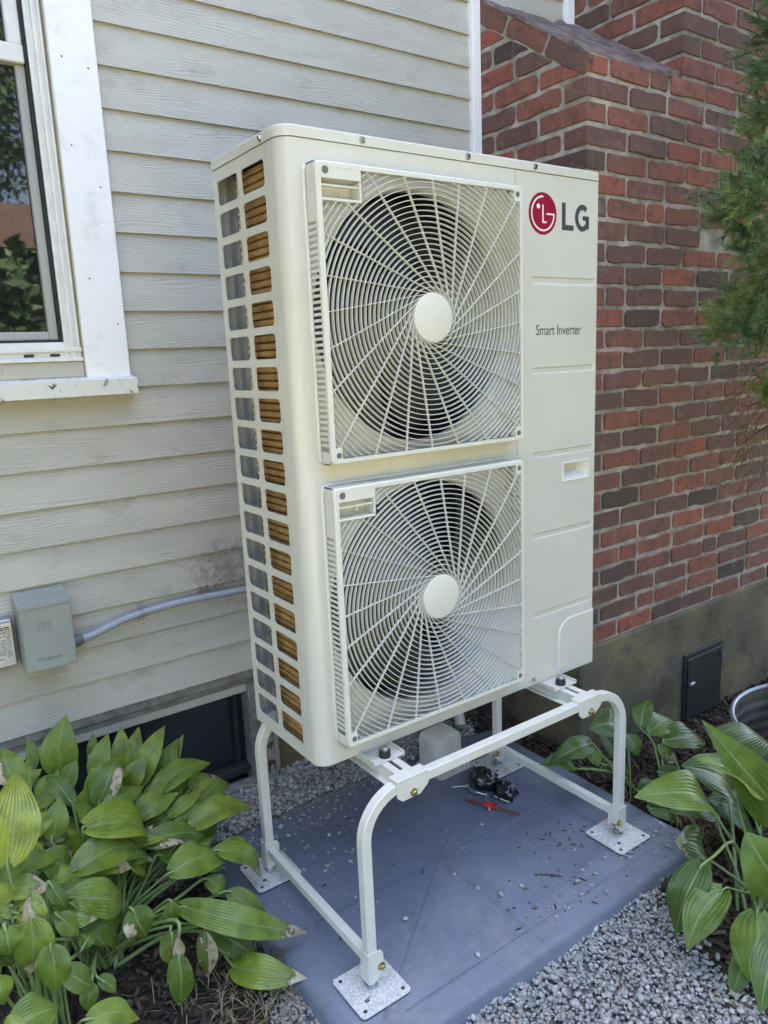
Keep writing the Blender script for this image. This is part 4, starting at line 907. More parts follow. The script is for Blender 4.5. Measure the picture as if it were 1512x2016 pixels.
# ------------------------------------------------------------------ house
WY = 0.80
house = thing('house', 'grey sided house wall with a white trimmed window', 'house'); house.location = (0.2, 2.0, 0)
def hp(o): return child(o, house)
mb = MB().box(-5.5, 1.30, WY + 0.10, 7.0, 0.44, 5.6).box(1.30, 6.0, WY + 0.10, 7.0, 0.44, 5.6)
hp(mb.build('wall', 'wall_hidden'))
mb = MB().prism([(0.2, 5.55), (8.0, 5.55), (4.0, 8.2)], lambda a, b, d: (d, a, b), -5.9, 6.4)
hp(recalc(mb.build('roof', 'roof_brown')))
# siding planks, lapped
PZ0, PST = 0.4852, 0.10476
def plank(x0, x1, z):
    mb = MB(); t = 0.0085; H = PST + 0.022
    yb, yt = WY - 0.0075, WY + 0.0035
    mb.add([(x0, yb, z), (x1, yb, z), (x1, yb + t, z), (x0, yb + t, z), (x0, yt, z + H), (x1, yt, z + H), (x1, yt + 0.006, z + H), (x0, yt + 0.006, z + H)],
           [(0, 1, 5, 4), (0, 3, 2, 1), (3, 7, 6, 2), (4, 5, 6, 7), (0, 4, 7, 3), (1, 2, 6, 5)])
    o = mb.build('plank', 'siding'); return hp(o)
WINX0, WINX1 = -1.22, -0.0965
for k in range(32):
    z = PZ0 + PST * k
    if z < 1.40 or z > 3.35: segs = [(-2.6, 1.221)]
    else: segs = [(-2.6, WINX0), (WINX1 - (0.02 if z < 1.47 else 0), 1.221)]
    if z > 2.62: segs.append((1.30, 1.712))
    for a, b in segs: plank(a, b, z)
hp(MB().box(-5.5, -2.6, WY - 0.004, WY + 0.012, 0.44, 5.6).box(-2.6, 6, WY - 0.004, WY + 0.01, PZ0 + PST * 32, 5.6).build('upper_wall', 'siding'))
hp(MB().box(1.2215, 1.2615, WY - 0.022, WY + 0.012, 0.44, 5.5, 0.002).build('corner_trim', 'white_trim'))
hp(MB().box(1.7125, 1.7555, WY - 0.022, WY + 0.012, 2.6, 5.5, 0.002).build('corner_trim', 'white_trim'))
# nail heads on the casing are dark dots
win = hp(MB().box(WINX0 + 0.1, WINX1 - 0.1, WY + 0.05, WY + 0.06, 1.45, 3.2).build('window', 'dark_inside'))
def wp(mb, name, mat, **k):
    o = mb.build(name, mat, **k); o.parent = win; return o
wp(MB().box(-0.2145, WINX1, WY - 0.026, WY + 0.03, 1.4535, 3.32, 0.0025), 'casing', 'white_trim')
wp(MB().box(WINX0 - 0.01, WINX0 + 0.118, WY - 0.026, WY + 0.03, 1.4535, 3.32, 0.0025), 'casing', 'white_trim')
wp(MB().box(WINX0 - 0.012, WINX1 + 0.002, WY - 0.028, WY + 0.03, 3.3205, 3.45, 0.0025), 'casing', 'white_trim')
sill = MB(); sy = [(WY + 0.04, 1.472), (WY - 0.052, 1.4525), (WY - 0.052, 1.411), (WY + 0.04, 1.405)]
sill.prism(sy, lambda a, b, d: (d, a, b), WINX0 - 0.03, -0.0885, 0.0)
wp(recalc(sill.build('sill', 'sill_paint')), 'x', None) if False else None
o = recalc(sill.build('sill', 'sill_paint')); o.parent = win
wp(MB().box(-0.2175, -0.2147, WY - 0.014, WY + 0.03, 1.472, 3.3, 0), 'caulk_line', 'caulk')
X0 = WINX0 + 0.12
fr = MB()
for a, b, yf in ((-0.2605, -0.2175, WY - 0.004), (-0.244, -0.2345, WY - 0.012), (-0.2275, -0.2205, WY - 0.010), (-0.2605, -0.252, WY - 0.010)):
    fr.box(a, b, yf, WY + 0.05, 1.505, 3.3, 0.0015)
wp(fr, 'frame', 'vinyl')
fr = MB()
fr.box(X0, X0 + 0.045, WY - 0.004, WY + 0.05, 1.505, 3.3, 0.0015)
fr.box(X0, -0.2178, WY - 0.002, WY + 0.05, 3.24, 3.3, 0.0015)
wp(fr, 'frame', 'vinyl')
fr = MB()
fr.box(X0, -0.2178, WY - 0.006, WY + 0.05, 1.509, 1.556, 0.0015).box(X0, -0.2178, WY - 0.014, WY + 0.05, 1.530, 1.541, 0.0015).box(X0, -0.2178, WY - 0.018, WY + 0.05, 1.505, 1.515, 0.0015)
wp(fr, 'frame', 'vinyl')
wp(MB().box(X0, -0.2178, WY - 0.012, WY + 0.05, 1.462, 1.5045, 0.0015), 'sub_sill', 'peeling_paint')
for xa in (-0.30, -0.365): wp(MB().prism(rrect(xa, xa + 0.026, 1.5185, 1.5255, 0.003), FXZ(WY - 0.0065), 0.001, -0.0008), 'weep_slot', 'hole')
wp(MB().box(-0.2665, -0.2610, WY + 0.002, WY + 0.055, 1.555, 3.24), 'gasket', 'black_rubber')
wp(MB().box(X0 + 0.045, -0.2610, WY + 0.004, WY + 0.055, 1.5565, 1.562), 'gasket', 'black_rubber')
sa = MB().box(-0.290, -0.2670, WY + 0.018, WY + 0.05, 1.5625, 2.24, 0.002).box(X0 + 0.05, -0.2905, WY + 0.018, WY + 0.05, 1.5625, 1.585, 0.002).box(X0 + 0.05, X0 + 0.075, WY + 0.018, WY + 0.05, 1.5855, 2.24, 0.002)
wp(sa, 'sash', 'sash_grey')
sa = MB().box(X0 + 0.05, -0.2670, WY + 0.006, WY + 0.042, 2.2405, 2.285, 0.003).box(-0.302, -0.2670, WY + 0.012, WY + 0.042, 2.2855, 3.2, 0.003).box(X0 + 0.05, X0 + 0.085, WY + 0.012, WY + 0.042, 2.2855, 3.2, 0.003)
wp(sa, 'sash', 'vinyl')
wp(MB().box(X0 + 0.075, -0.2905, WY + 0.034, WY + 0.038, 1.5855, 2.24), 'glass', 'glass')
wp(MB().box(X0 + 0.085, -0.3025, WY + 0.028, WY + 0.032, 2.2855, 3.2), 'glass', 'glass')
for (xa, za) in ((-0.185, 2.262), (-0.122, 2.244), (-0.186, 2.052), (-0.124, 1.955), (-0.18, 1.72), (-0.118, 1.60)):
    wp(MB().cyl((xa, WY - 0.0258, za), (xa, WY - 0.0272, za), 0.0022, n=8), 'nail_head', 'hole')
# band board, basement window and weathered post
hp(MB().box(-2.6, 1.25, WY - 0.002, WY + 0.03, 0.455, 0.4845, 0.002).build('band_board', 'grey_board'))
hp(MB().box(-2.6, 1.25, WY + 0.008, WY + 0.05, 0.432, 0.4545, 0.002).build('band_board', 'grey_board'))
bw = hp(MB().box(-0.75, 0.2, WY + 0.075, WY + 0.082, 0.03, 0.431).build('basement_window', 'dusty_glass'))
def bwp(mb, name, mat):
    o = mb.build(name, mat); o.parent = bw; return o
bwp(MB().box(-0.75, 0.187, WY + 0.012, WY + 0.07, 0.403, 0.4318, 0.002), 'frame', 'peeling_paint')
bwp(MB().box(0.1875, 0.2135, WY + 0.004, WY + 0.07, 0.06, 0.4318, 0.002), 'frame', 'grey_board')
bwp(MB().box(-0.75, 0.187, WY + 0.03, WY + 0.07, 0.10, 0.128, 0.002), 'frame', 'dark_inside')
bwp(MB().box(0.150, 0.160, WY + 0.05, WY + 0.07, 0.1285, 0.4025), 'glazing_bar', 'dark_inside')
bwp(MB().box(-0.75, 0.21, WY - 0.02, WY + 0.028, 0.03, 0.085, 0.003), 'sill', 'grey_board')
hp(MB().box(0.2145, 0.276, WY - 0.022, WY + 0.05, 0.045, 0.4315, 0.005).build('post', 'weathered_wood'))
hp(MB().box(-5.5, -0.7505, WY + 0.006, WY + 0.3, -0.3, 0.4315).box(0.2765, 1.30, WY + 0.012, WY + 0.3, -0.3, 0.4315).box(-0.7505, 0.2765, WY + 0.0905, WY + 0.3, -0.3, 0.4315).box(-0.7505, 0.2145, WY + 0.03, WY + 0.09, -0.3, 0.0295).build('foundation', 'concrete'))

# ------------------------------------------------------------------ chimney
CX, CY, SX = 1.262, 0.300, 1.757       # left face, front face, left face of the stack
CX1 = 3.4
ZB = 0.425; CH = 0.0703
SL = 0.658; SZ0, SY0 = 2.378, 0.286
slope = lambda y: SZ0 + SL * (y - SY0)
chim = thing('brick_chimney', 'old red brick chimney with a sloped shoulder beside the grey siding', 'chimney'); chim.location = (1.9, 0.6, 0)
def cp(o): return child(o, chim)
RC = 0.0045
mb = MB()
mb.prism([(CY + RC, 0.3), (WY + 0.05, 0.3), (WY + 0.05, slope(WY + 0.05) - 0.012), (CY + RC, slope(CY + RC) - 0.012)], lambda a, b, d: (d, a, b), CX + RC, SX + RC - 0.0004)
mb.box(SX + RC, CX1, CY + RC, 1.4, 0.3, 8.6)
core = cp(recalc(mb.build('wall', 'mortar')))
mb = MB()   # mortar wash over the shoulder
pts = []
nxs, nys = 12, 14
for i in range(nxs + 1):
    for j in range(nys + 1):
        x = CX + 0.003 + (random.uniform(-0.006, 0.004) if i == 0 else 0) + (SX + 0.02 - CX) * i / nxs; y = CY + 0.004 + random.uniform(-0.006, 0.006) + (WY - 0.004 - CY) * j / nys
        pts.append((x, y, slope(y) - 0.004 + random.uniform(-0.007, 0.006) + (0.012 if i > nxs - 3 else 0)))
mb.add(pts, [(i * (nys + 1) + j, (i + 1) * (nys + 1) + j, (i + 1) * (nys + 1) + j + 1, i * (nys + 1) + j + 1) for i in range(nxs) for j in range(nys)])
off = len(mb.v)
low = [(p[0], p[1], slope(p[1]) - 0.014) for p in pts]
mb.v.extend(low)
N1 = nys + 1
for j in range(nys): mb.f.append((j, j + 1, off + j + 1, off + j))
for i in range(nxs): mb.f.append((i * N1, off + i * N1, off + (i + 1) * N1, (i + 1) * N1))
cp(recalc(mb.build('mortar_wash', 'cap_mortar', angle=50)))
def clip(poly, a, b, c):
    """keep a*u+b*v<=c"""
    out = []
    for i in range(len(poly)):
        p, q = poly[i], poly[(i + 1) % len(poly)]; fp = a * p[0] + b * p[1] - c; fq = a * q[0] + b * q[1] - c
        if fp <= 0: out.append(p)
        if fp * fq < 0:
            t = fp / (fp - fq); out.append((p[0] + (q[0] - p[0]) * t, p[1] + (q[1] - p[1]) * t))
    return out
def area(poly): return abs(sum(poly[k][0] * poly[(k + 1) % len(poly)][1] - poly[(k + 1) % len(poly)][0] * poly[k][1] for k in range(len(poly)))) / 2
def rough_poly(poly):
    if sum(poly[k][0] * poly[(k + 1) % len(poly)][1] - poly[(k + 1) % len(poly)][0] * poly[k][1] for k in range(len(poly))) < 0: poly = poly[::-1]
    out = []; n = len(poly); r = 0.008
    for i in range(n):
        p0, p1, p2 = Vector(poly[i - 1]), Vector(poly[i]), Vector(poly[(i + 1) % n])
        a = (p0 - p1); b = (p2 - p1); la, lb = a.length, b.length
        if la < 0.004 or lb < 0.004: out.append(tuple(p1)); continue
        rr = min(r * random.uniform(0.5, 1.5), la * 0.3, lb * 0.3)
        out.append(tuple(p1 + a / la * rr)); out.append(tuple(p1 + b / lb * rr))
        k = int(lb / 0.05)
        for j in range(1, k + 1):
            t = j / (k + 1)
            if rr / lb < t < 1 - rr / lb: out.append(tuple(p1 + b * t + Vector((random.gauss(0, 0.0016), random.gauss(0, 0.0022)))))
    return out
loose = MB(); NB = [0]
def brick_face(fr, poly, many=False):
    if area(poly) < 0.0022: return
    d = random.gauss(0, 0.0016); pl = rough_poly(poly)
    mb = loose if many else MB()
    mb.prism(pl, fr, 0.014, d, 0.0026)
    if not many: cp(mb.build('brick', 'brick', angle=28)); NB[0] += 1
def brick_box(x0, x1, y0, y1, z0, z1, many=False):
    mb = MB().box(x0, x1, y0, y1, z0, z1, random.uniform(0.002, 0.0035))
    mb.v = [(a + random.gauss(0, 0.001), b + random.gauss(0, 0.001), c + random.gauss(0, 0.001)) for a, b, c in mb.v]
    if many: loose.add(mb.v, mb.f)
    else: cp(mb.build('brick', 'brick')); NB[0] += 1
JT = 0.0135
FF = lambda a, b, d: (a, CY + d, b)
FL = lambda a, b, d: (CX + d, a, b)
FS = lambda a, b, d: (SX + d, a, b)
for i in range(0, 44):
    z0 = ZB + CH * i; z1 = z0 + CH - JT + random.uniform(-0.001, 0.001)
    even = i % 2 == 0
    top = z0 > slope(CY) - 0.032            # above the shoulder: the stack only
    x0 = SX if top else CX
    cl, cw = (0.2, 0.095) if even else (0.095, 0.2)
    jx = random.uniform(-0.004, 0.004)
    far = z0 > 2.9
    zc = z1 if top else min(z1, slope(CY) - 0.012)
    brick_box(x0, x0 + cl + jx, CY, CY + cw, z0, zc, far)
    x = x0 + cl + jx + JT
    while x < CX1 - 0.05:
        w = 0.2 + random.uniform(-0.006, 0.006)
        if random.random() < 0.07: w = 0.095
        tx = random.uniform(-0.0028, 0.0028)
        brick_face(FF, [(x, z0 + tx), (x + w, z0 - tx), (x + w, (zc if x < SX - 0.1 else z1) - tx), (x, (zc if x < SX - 0.1 else z1) + tx)], far or x > 2.52)
        x += w + JT + random.uniform(-0.002, 0.003)
    # left faces
    y = CY + cw + JT
    while y < WY - 0.03:
        w = min(0.2 + random.uniform(-0.005, 0.005), WY - 0.004 - y)
        rect = [(y, z0), (y + w, z0), (y + w, z1), (y, z1)]
        if z0 < slope(WY):
            a = clip(rect, -SL, 1, SZ0 - SL * SY0 - 0.088)
            if len(a) > 2: brick_face(FL, a, z0 < 1.55)
        if z1 > slope(CY):
            a = clip(rect, SL, -1, -(SZ0 - SL * SY0) - 0.012)
            if len(a) > 2: brick_face(FS, a, far)
        y += w + JT
# sloped course along the shoulder edge
dl = math.sqrt(1 + SL * SL); s_ = -0.01
while s_ < 0.585:
    w = 0.2 + random.uniform(-0.006, 0.006); e = min(s_ + w, 0.60)
    cs_, sn_ = 1 / dl, SL / dl
    q = [(SY0 + u * cs_ - t * sn_, SZ0 + u * sn_ + t * cs_) for u, t in ((s_, -0.070), (e, -0.070), (e, -0.012), (s_, -0.012))]
    q = clip(q, 1, 0, WY - 0.004)
    if len(q) > 2: brick_face(FL, q)
    s_ += w + JT
for i in range(44, 110):
    z0 = ZB + CH * i; x = SX
    x = SX + (0 if i % 2 else -0.1)
    while x < CX1 - 0.05:
        a0 = max(x, SX); 
        if x + 0.2 - a0 > 0.04: loose.box(a0, x + 0.2, CY, CY + 0.03, z0, z0 + CH - JT, 0.004)
        x += 0.2125
st = cp(loose.build('brickwork', 'brick_many')); st['kind'] = 'stuff'
base = cp(MB().box(CX - 0.008, CX1, CY - 0.008, WY + 0.1, -0.4, ZB - 0.010, 0.006).build('foundation', 'concrete'))
door = cp(MB().box(1.905, 2.145, CY - 0.022, CY - 0.009, -0.07, 0.205, 0.003).build('cleanout_door', 'iron'))
fr = MB()
for a in ((1.885, 2.165, 0.2055, 0.228), (1.885, 1.9045, -0.1, 0.205), (2.1455, 2.165, -0.1, 0.205)):
    fr.box(a[0], a[1], CY - 0.018, CY - 0.0085, a[2], a[3], 0.003)
o = fr.build('door_frame', 'iron'); o.parent = door
o = MB().box(1.912, 1.945, CY - 0.034, CY - 0.0225, 0.088, 0.102, 0.003).build('latch', 'galv'); o.parent = door
o = MB().cyl((2.15, CY - 0.03, 0.155), (2.15, CY - 0.03, 0.185), 0.006, n=10).build('hinge', 'galv'); o.parent = door
print('bricks', NB[0])
# ------------------------------------------------------------------ heat pump
UZ = 0.555
unit = thing('heat_pump_unit', 'tall ivory outdoor heat pump with two fan grilles on a raised stand', 'heat pump'); unit.location = (0.475, 0.165, UZ)
def up_(o, root=None): return child(o, unit)
H = 1.357; RCN = 0.034; SEAM = 0.642; DEP = 0.328
FU = lambda a, b, d: (a, d, b + UZ)
GC = [(0.333, 1.0065), (0.333, 0.3555)]
RO = 0.281
mb = MB()
ZS = 0.681
for (cx, cz), (b0, b1) in zip(GC, ((ZS, H), (0.0, ZS))):
    loop = [(cx + RO * math.cos(2 * PI * k / 72), cz + RO * math.sin(2 * PI * k / 72)) for k in range(72)]
    mb.holed(FU, (RCN, SEAM - 0.0008, b0, b1), loop, (cx, cz))
# rounded corner and side strip
arc = [(RCN - RCN * math.sin(t), RCN - RCN * math.cos(t)) for t in [PI / 2 * k / 10 for k in range(11)]] + [(0.0, 0.0645)]
vs = [(x, y, z + UZ) for x, y in arc for z in (0.0, H)]
mb.add(vs, [(2 * i, 2 * i + 1, 2 * i + 3, 2 * i + 2) for i in range(len(arc) - 1)])
mb.add([(SEAM - 0.0008, 0, UZ), (SEAM - 0.0008, 0, UZ + H), (SEAM - 0.0008, 0.02, UZ + H), (SEAM - 0.0008, 0.02, UZ)], [(0, 1, 2, 3)])
mb.add([(x, y, UZ) for x, y in arc] + [(SEAM, 0, UZ), (SEAM, 0.02, UZ), (0.02, 0.0645, UZ)][:0], [])
# bottom return of the front sheet
mb.add([(RCN, 0, UZ), (SEAM, 0, UZ), (SEAM, 0.03, UZ - 0.0005), (0.002, 0.03, UZ - 0.0005)], [(0, 1, 2, 3)])
front = up_(mb.build('front_panel', 'unit_paint', angle=35))
for i, (cx, cz) in enumerate(GC):
    mb = MB().lathe([(RO + 0.0003, 0.0), (RO - 0.004, 0.004), (RO - 0.006, 0.012), (RO - 0.006, 0.022)], (cx, 0, cz + UZ), 'y', 72)
    up_(mb.build('fan_shroud', 'unit_paint', smooth=True))
# right service panel with shallow embossed grooves and a hand pocket
GZ = [(1.090, 1.110), (0.864, 0.882), (0.642, 0.660), (0.420, 0.438), (0.194, 0.212)]
gx0, gx1 = 0.699, 0.942; bz = 0.003
HX0, HX1, HZ0, HZ1 = 0.820, 0.921, 0.571, 0.616
xs_ = sorted({SEAM + 0.0008, gx0, gx0 + bz, HX0, HX1, gx1 - bz, gx1, 0.95})
zs_ = {0.0, H, HZ0, HZ1}
for a, b in GZ: zs_ |= {a, a + bz * 1.6, b - bz, b}
zs_ = sorted(zs_)
mb = MB(); vid = {}
for i, x in enumerate(xs_):
    for j, z in enumerate(zs_):
        d = 0.0
        for a, b in GZ:
            if a < z < b and gx0 < x < gx1: d = 0.0032
        vid[i, j] = len(mb.v); mb.v.append((x, d, z + UZ))
for i in range(len(xs_) - 1):
    for j in range(len(zs_) - 1):
        if xs_[i] >= HX0 - 1e-6 and xs_[i + 1] <= HX1 + 1e-6 and zs_[j] >= HZ0 - 1e-6 and zs_[j + 1] <= HZ1 + 1e-6: continue
        mb.f.append((vid[i, j], vid[i + 1, j], vid[i + 1, j + 1], vid[i, j + 1]))
s0 = SEAM + 0.0008
mb.add([(s0, 0, UZ), (s0, 0, UZ + H), (s0, 0.02, UZ + H), (s0, 0.02, UZ)], [(0, 1, 2, 3)])
mb.add([(0.95, 0, UZ), (0.95, DEP, UZ), (0.95, DEP, UZ + H), (0.95, 0, UZ + H)], [(0, 1, 2, 3)])
mb.add([(s0, 0, UZ), (0.95, 0, UZ), (0.95, 0.03, UZ - 0.0005), (s0, 0.03, UZ - 0.0005)], [(0, 1, 2, 3)])
sp = up_(mb.build('service_panel', 'unit_paint'))
def sub(o, par): o.parent = par; return o
# pocket
mb = MB()
o_, i_ = [(HX0, HZ0), (HX1, HZ0), (HX1, HZ1), (HX0, HZ1)], [(HX0 + 0.006, HZ0 + 0.02), (HX1 - 0.018, HZ0 + 0.024), (HX1 - 0.018, HZ1 - 0.002), (HX0 + 0.006, HZ1 - 0.002)]
mb.add([FU(a, b, -0.002) for a, b in o_] + [FU(a, b, 0.03) for a, b in i_], [(0, 1, 5, 4), (1, 2, 6, 5), (2, 3, 7, 6), (3, 0, 4, 7), (4, 5, 6, 7)])
e_ = [(HX0 - 0.004, HZ0 - 0.004), (HX1 + 0.004, HZ0 - 0.004), (HX1 + 0.004, HZ1 + 0.004), (HX0 - 0.004, HZ1 + 0.004)]
f_ = [(HX0 - 0.006, HZ0 - 0.006), (HX1 + 0.006, HZ0 - 0.006), (HX1 + 0.006, HZ1 + 0.006), (HX0 - 0.006, HZ1 + 0.006)]
mb.add([FU(a, b, -0.002) for a, b in o_] + [FU(a, b, -0.0025) for a, b in e_] + [FU(a, b, 0.0005) for a, b in f_], [(k, (k + 1) % 4, 4 + (k + 1) % 4, 4 + k) for k in range(4)] + [(4 + k, 4 + (k + 1) % 4, 8 + (k + 1) % 4, 8 + k) for k in range(4)])
sub(recalc(mb.build('hand_pocket', 'grille_plastic')), sp)
# pipe cover at the lower right
pc = [(0.801, 0.0), (0.9515, 0.0), (0.9515, 0.168)]
for k in range(9):
    t = PI / 2 + PI / 2 * k / 8; pc.append((0.855 + 0.054 * math.cos(t), 0.114 + 0.054 * math.sin(t)))
mb = MB().prism(pc, FU, 0.006, -0.0045, 0.0035)
sub(recalc(mb.build('pipe_cover', 'unit_paint', angle=25)), sp)
# lid
ol = []
LX0, LX1, LY0, LY1 = -0.002, 0.952, -0.002, DEP + 0.002
for (cx, cy, r, t0) in ((LX1 - 0.006, LY0 + 0.006, 0.006, -PI / 2), (LX1 - 0.006, LY1 - 0.006, 0.006, 0), (LX0 + 0.006, LY1 - 0.006, 0.006, PI / 2), (LX0 + 0.036, LY0 + 0.036, 0.036, PI)):
    for k in range(9): ol.append((cx + r * math.cos(t0 + PI / 2 * k / 8), cy + r * math.sin(t0 + PI / 2 * k / 8)))
mb = MB().prism(ol, FXY(UZ), H + 0.0015, 1.381, 0.004)
up_(recalc(mb.build('lid', 'unit_paint', angle=40)))
mb = MB().prism([(a + (0.006 if a < 0.475 else -0.006), b + (0.006 if b < 0.16 else -0.006)) for a, b in ol], FXY(UZ), H - 0.006, H + 0.0014)
up_(recalc(mb.build('lid_gap', 'dark_inside')))
def screw(p, d, par=unit, r=0.0055):
    mb = MB(); p = Vector(p); d = Vector(d)
    mb.cyl(p, p + d * 0.0016, r * 1.35, n=16); mb.cyl(p + d * 0.0016, p + d * 0.005, r, r * 0.8, n=12)
    o = mb.build('screw', 'steel', angle=30); return child(o, unit) if par is unit else sub(o, par)
for x in (0.194, 0.487, 0.708): screw((x, -0.002, 1.3695 + UZ), (0, -1, 0))
screw((-0.002, 0.076, 1.3685 + UZ), (-1, 0, 0))
mb = MB().cyl((0.701, -0.0006, 0.019 + UZ), (0.701, -0.0018, 0.019 + UZ), 0.0105, n=20); up_(mb.build('screw_recess', 'grille_plastic'))
screw((0.701, -0.0018, 0.019 + UZ), (0, -1, 0))
# left side lattice
mb = MB(); FS_ = lambda a, b, d: (d, a, b + UZ)
ROWS = 19; PT = 0.0693; ZT = 1.3305; CHT = 0.0525
colsY = ((0.0735, 0.1825), (0.2, 0.3085))
tb = [H] + [ZT - CHT - (PT - CHT) / 2 - PT * i for i in range(ROWS)]
tb[-1] = 0.0
yb_ = (0.0655, 0.19125, DEP)
for i in range(ROWS):
    c1 = ZT - PT * i; c0 = c1 - CHT
    for j, (a, b) in enumerate(colsY):
        loop = rrect(a, b, c0, c1, 0.010, 4)
        mb.holed(FS_, (yb_[j], yb_[j + 1], tb[i + 1], tb[i]), loop, ((a + b) / 2, (c0 + c1) / 2), lip=0.0035)
mb.add([FS_(DEP, 0, 0), FS_(DEP, H, 0), FS_(DEP, H, 0.012), FS_(DEP, 0, 0.012)], [(0, 1, 2, 3)])
mb.add([FS_(0.0655, 0, 0), FS_(0.0655, H, 0), FS_(0.0655, H, 0.003), FS_(0.0655, 0, 0.003)], [(0, 1, 2, 3)])
side = up_(mb.build('side_lattice', 'unit_paint'))
# coil behind the lattice: ridged bronze fins between tube rows
def ridged(name, org, length_axis, length, z0, z1, pitch, depth, sgn):
    mb = MB(); n = int((z1 - z0) / pitch); prof = []
    for i in range(n):
        for fz, fd in ((0.0, 1.0), (0.12, 0.15), (0.3, 0.0), (0.7, 0.0), (0.88, 0.15)):
            prof.append((z0 + (i + fz) * pitch, fd * depth))
    for e in (0, 1):
        for z, d in prof:
            if length_axis == 'y': mb.v.append((org[0] + d * sgn, org[1] + e * length, z + UZ))
            else: mb.v.append((org[0] + e * length, org[1] + d * sgn, z + UZ))
    k = len(prof)
    mb.f += [(i, i + 1, k + i + 1, k + i) for i in range(k - 1)]
    return up_(mb.build(name, 'coil', smooth=False))
ridged('coil', (0.020, 0.050), 'y', 0.200, 0.01, 1.345, 0.0168, 0.012, 1)
ridged('coil', (0.08, 0.318), 'x', 0.56, 0.01, 1.345, 0.0212, 0.007, -1)
# coil end and corner post
up_(MB().box(0.0325, 0.06, 0.045, 0.2495, 0.01 + UZ, 1.345 + UZ).build('coil_core', 'dark_inside'))
mb = MB()
for a, b, c, d in ((0.004, 0.075, 0.3195, 0.3265), (0.022, 0.028, 0.312, 0.3194), (0.046, 0.050, 0.312, 0.3194), (0.0601, 0.075, 0.26, 0.3194)): mb.box(a, b, c, d, 0.0 + UZ, 1.35 + UZ)
up_(mb.build('corner_post', 'inner_steel'))
up_(MB().box(0.021, 0.0275, 0.2498, 0.2525, 0.66 + UZ, 1.335 + UZ).build('light_leak_strip', 'logo_white'))  # white strip painted for light leaking past the coil edge
mb = MB().box(0.06, 0.945, 0.225, 0.235, 0.0 + UZ, 1.35 + UZ).box(0.646, 0.65, 0.02, 0.225, 0.0 + UZ, 1.35 + UZ).box(0.05, 0.9, 0.2355, 0.25, 0.0 + UZ, 1.35 + UZ).box(0.052, 0.06, 0.09, 0.2245, 0.0 + UZ, 1.35 + UZ)
up_(mb.build('inner_bulkhead', 'dark_inside'))
up_(MB().box(0.004, 0.946, 0.031, DEP - 0.001, -0.002 + UZ, 0.012 + UZ).build('base_pan', 'unit_paint'))
# fans
for i, (cx, cz) in enumerate(GC):
    c = Vector((cx, 0, cz + UZ))
    mb = MB().lathe([(0.0, 0.045), (0.045, 0.047), (0.062, 0.055), (0.068, 0.07), (0.068, 0.15)], c, 'y', 32)
    fan = up_(mb.build('fan', 'fan_plastic', smooth=True))
    for b in range(3):
        mb = MB(); na, nr = 14, 6; a0 = 2 * PI * b / 3 + 0.7 * i + 0.35
        for ia in range(na + 1):
            for ir in range(nr + 1):
                u = ia / na; r = 0.062 + (0.266 - 0.062) * ir / nr
                sweep = 0.35 * (ir / nr) ** 1.4
                t = a0 + sweep + u * rad(82 + 18 * ir / nr)
                y = 0.135 - 0.085 * u - 0.012 * math.sin(PI * u)
                mb.v.append(tuple(c + Vector((r * math.cos(t), y, r * math.sin(t)))))
        mb.f = [(ia * (nr + 1) + ir, (ia + 1) * (nr + 1) + ir, (ia + 1) * (nr + 1) + ir + 1, ia * (nr + 1) + ir + 1) for ia in range(na) for ir in range(nr)]
        sub(mb.build('blade', 'fan_plastic', smooth=True), fan)
# grilles (built once round their centre, then copied)
hx, hz, GD = 0.2845, 0.3005, 0.050
ix, iz = 0.2735, 0.2895
HPX, HPZ = -0.178, 0.227
gl = MB(); F0 = lambda a, b, d: (a, d, b)
gf = MB()
# rim: front border ring and walls with chamfered outer edge
def ringset(loops):
    n = len(loops[0]); o = len(gf.v)
    for lp in loops: gf.v.extend(lp)
    for l in range(len(loops) - 1):
        for k in range(n): gf.f.append((o + l * n + k, o + l * n + (k + 1) % n, o + (l + 1) * n + (k + 1) % n, o + (l + 1) * n + k))
rr = lambda e, y, r=0.012: [(a, y, b) for a, b in rrect(-hx - e, hx + e, -hz - e, hz + e, max(0.002, r + e), 4)]
ri = lambda y: [(a, y, b) for a, b in rrect(-ix, ix, -iz, iz, 0.006, 4)]
# outer wall front band + inner return
ringset([rr(0.0, -0.040), rr(0.0, -GD + 0.003), rr(-0.003, -GD), ri(-GD), ri(-0.034)])
ringset([rr(0.005, 0.0005), rr(0.005, -0.004), rr(0.0015, -0.006), rr(0.001, -0.010)])
# slotted wall between y -0.010 and -0.040: posts with gaps (right and bottom plain)
def wall(p, q, slots, pitch):
    p = Vector(p); q = Vector(q); L = (q - p).length; d = (q - p) / L; nrm = Vector((-d.z, 0, d.x)) * 0.0022
    def blk(s0, s1):
        a = p + d * s0; b = p + d * s1
        vs = [a + Vector((0, -0.0402, 0)), b + Vector((0, -0.0402, 0)), b + Vector((0, -0.0098, 0)), a + Vector((0, -0.0098, 0))]
        vs = vs + [v + nrm for v in vs]
        gf.add(vs, [(0, 1, 2, 3), (4, 7, 6, 5), (0, 4, 5, 1), (1, 5, 6, 2), (2, 6, 7, 3), (3, 7, 4, 0)])
    if not slots: blk(0, L); return
    s0, s1 = slots; blk(0, s0 * L); blk(s1 * L, L)
    n = int((s1 - s0) * L / pitch)
    for i in range(n): blk(s0 * L + i * pitch + pitch * 0.52, s0 * L + (i + 1) * pitch)
wall((-hx, 0, hz), (-hx, 0, -hz), (0.185, 0.955), 0.0122)
wall((hx, 0, -hz), (hx, 0, hz), (0.05, 0.95), 0.0122)
wall((hx, 0, hz), (-hx, 0, hz), (0.06, 0.80), 0.0122)
wall((-hx, 0, -hz), (hx, 0, -hz), None, 0)
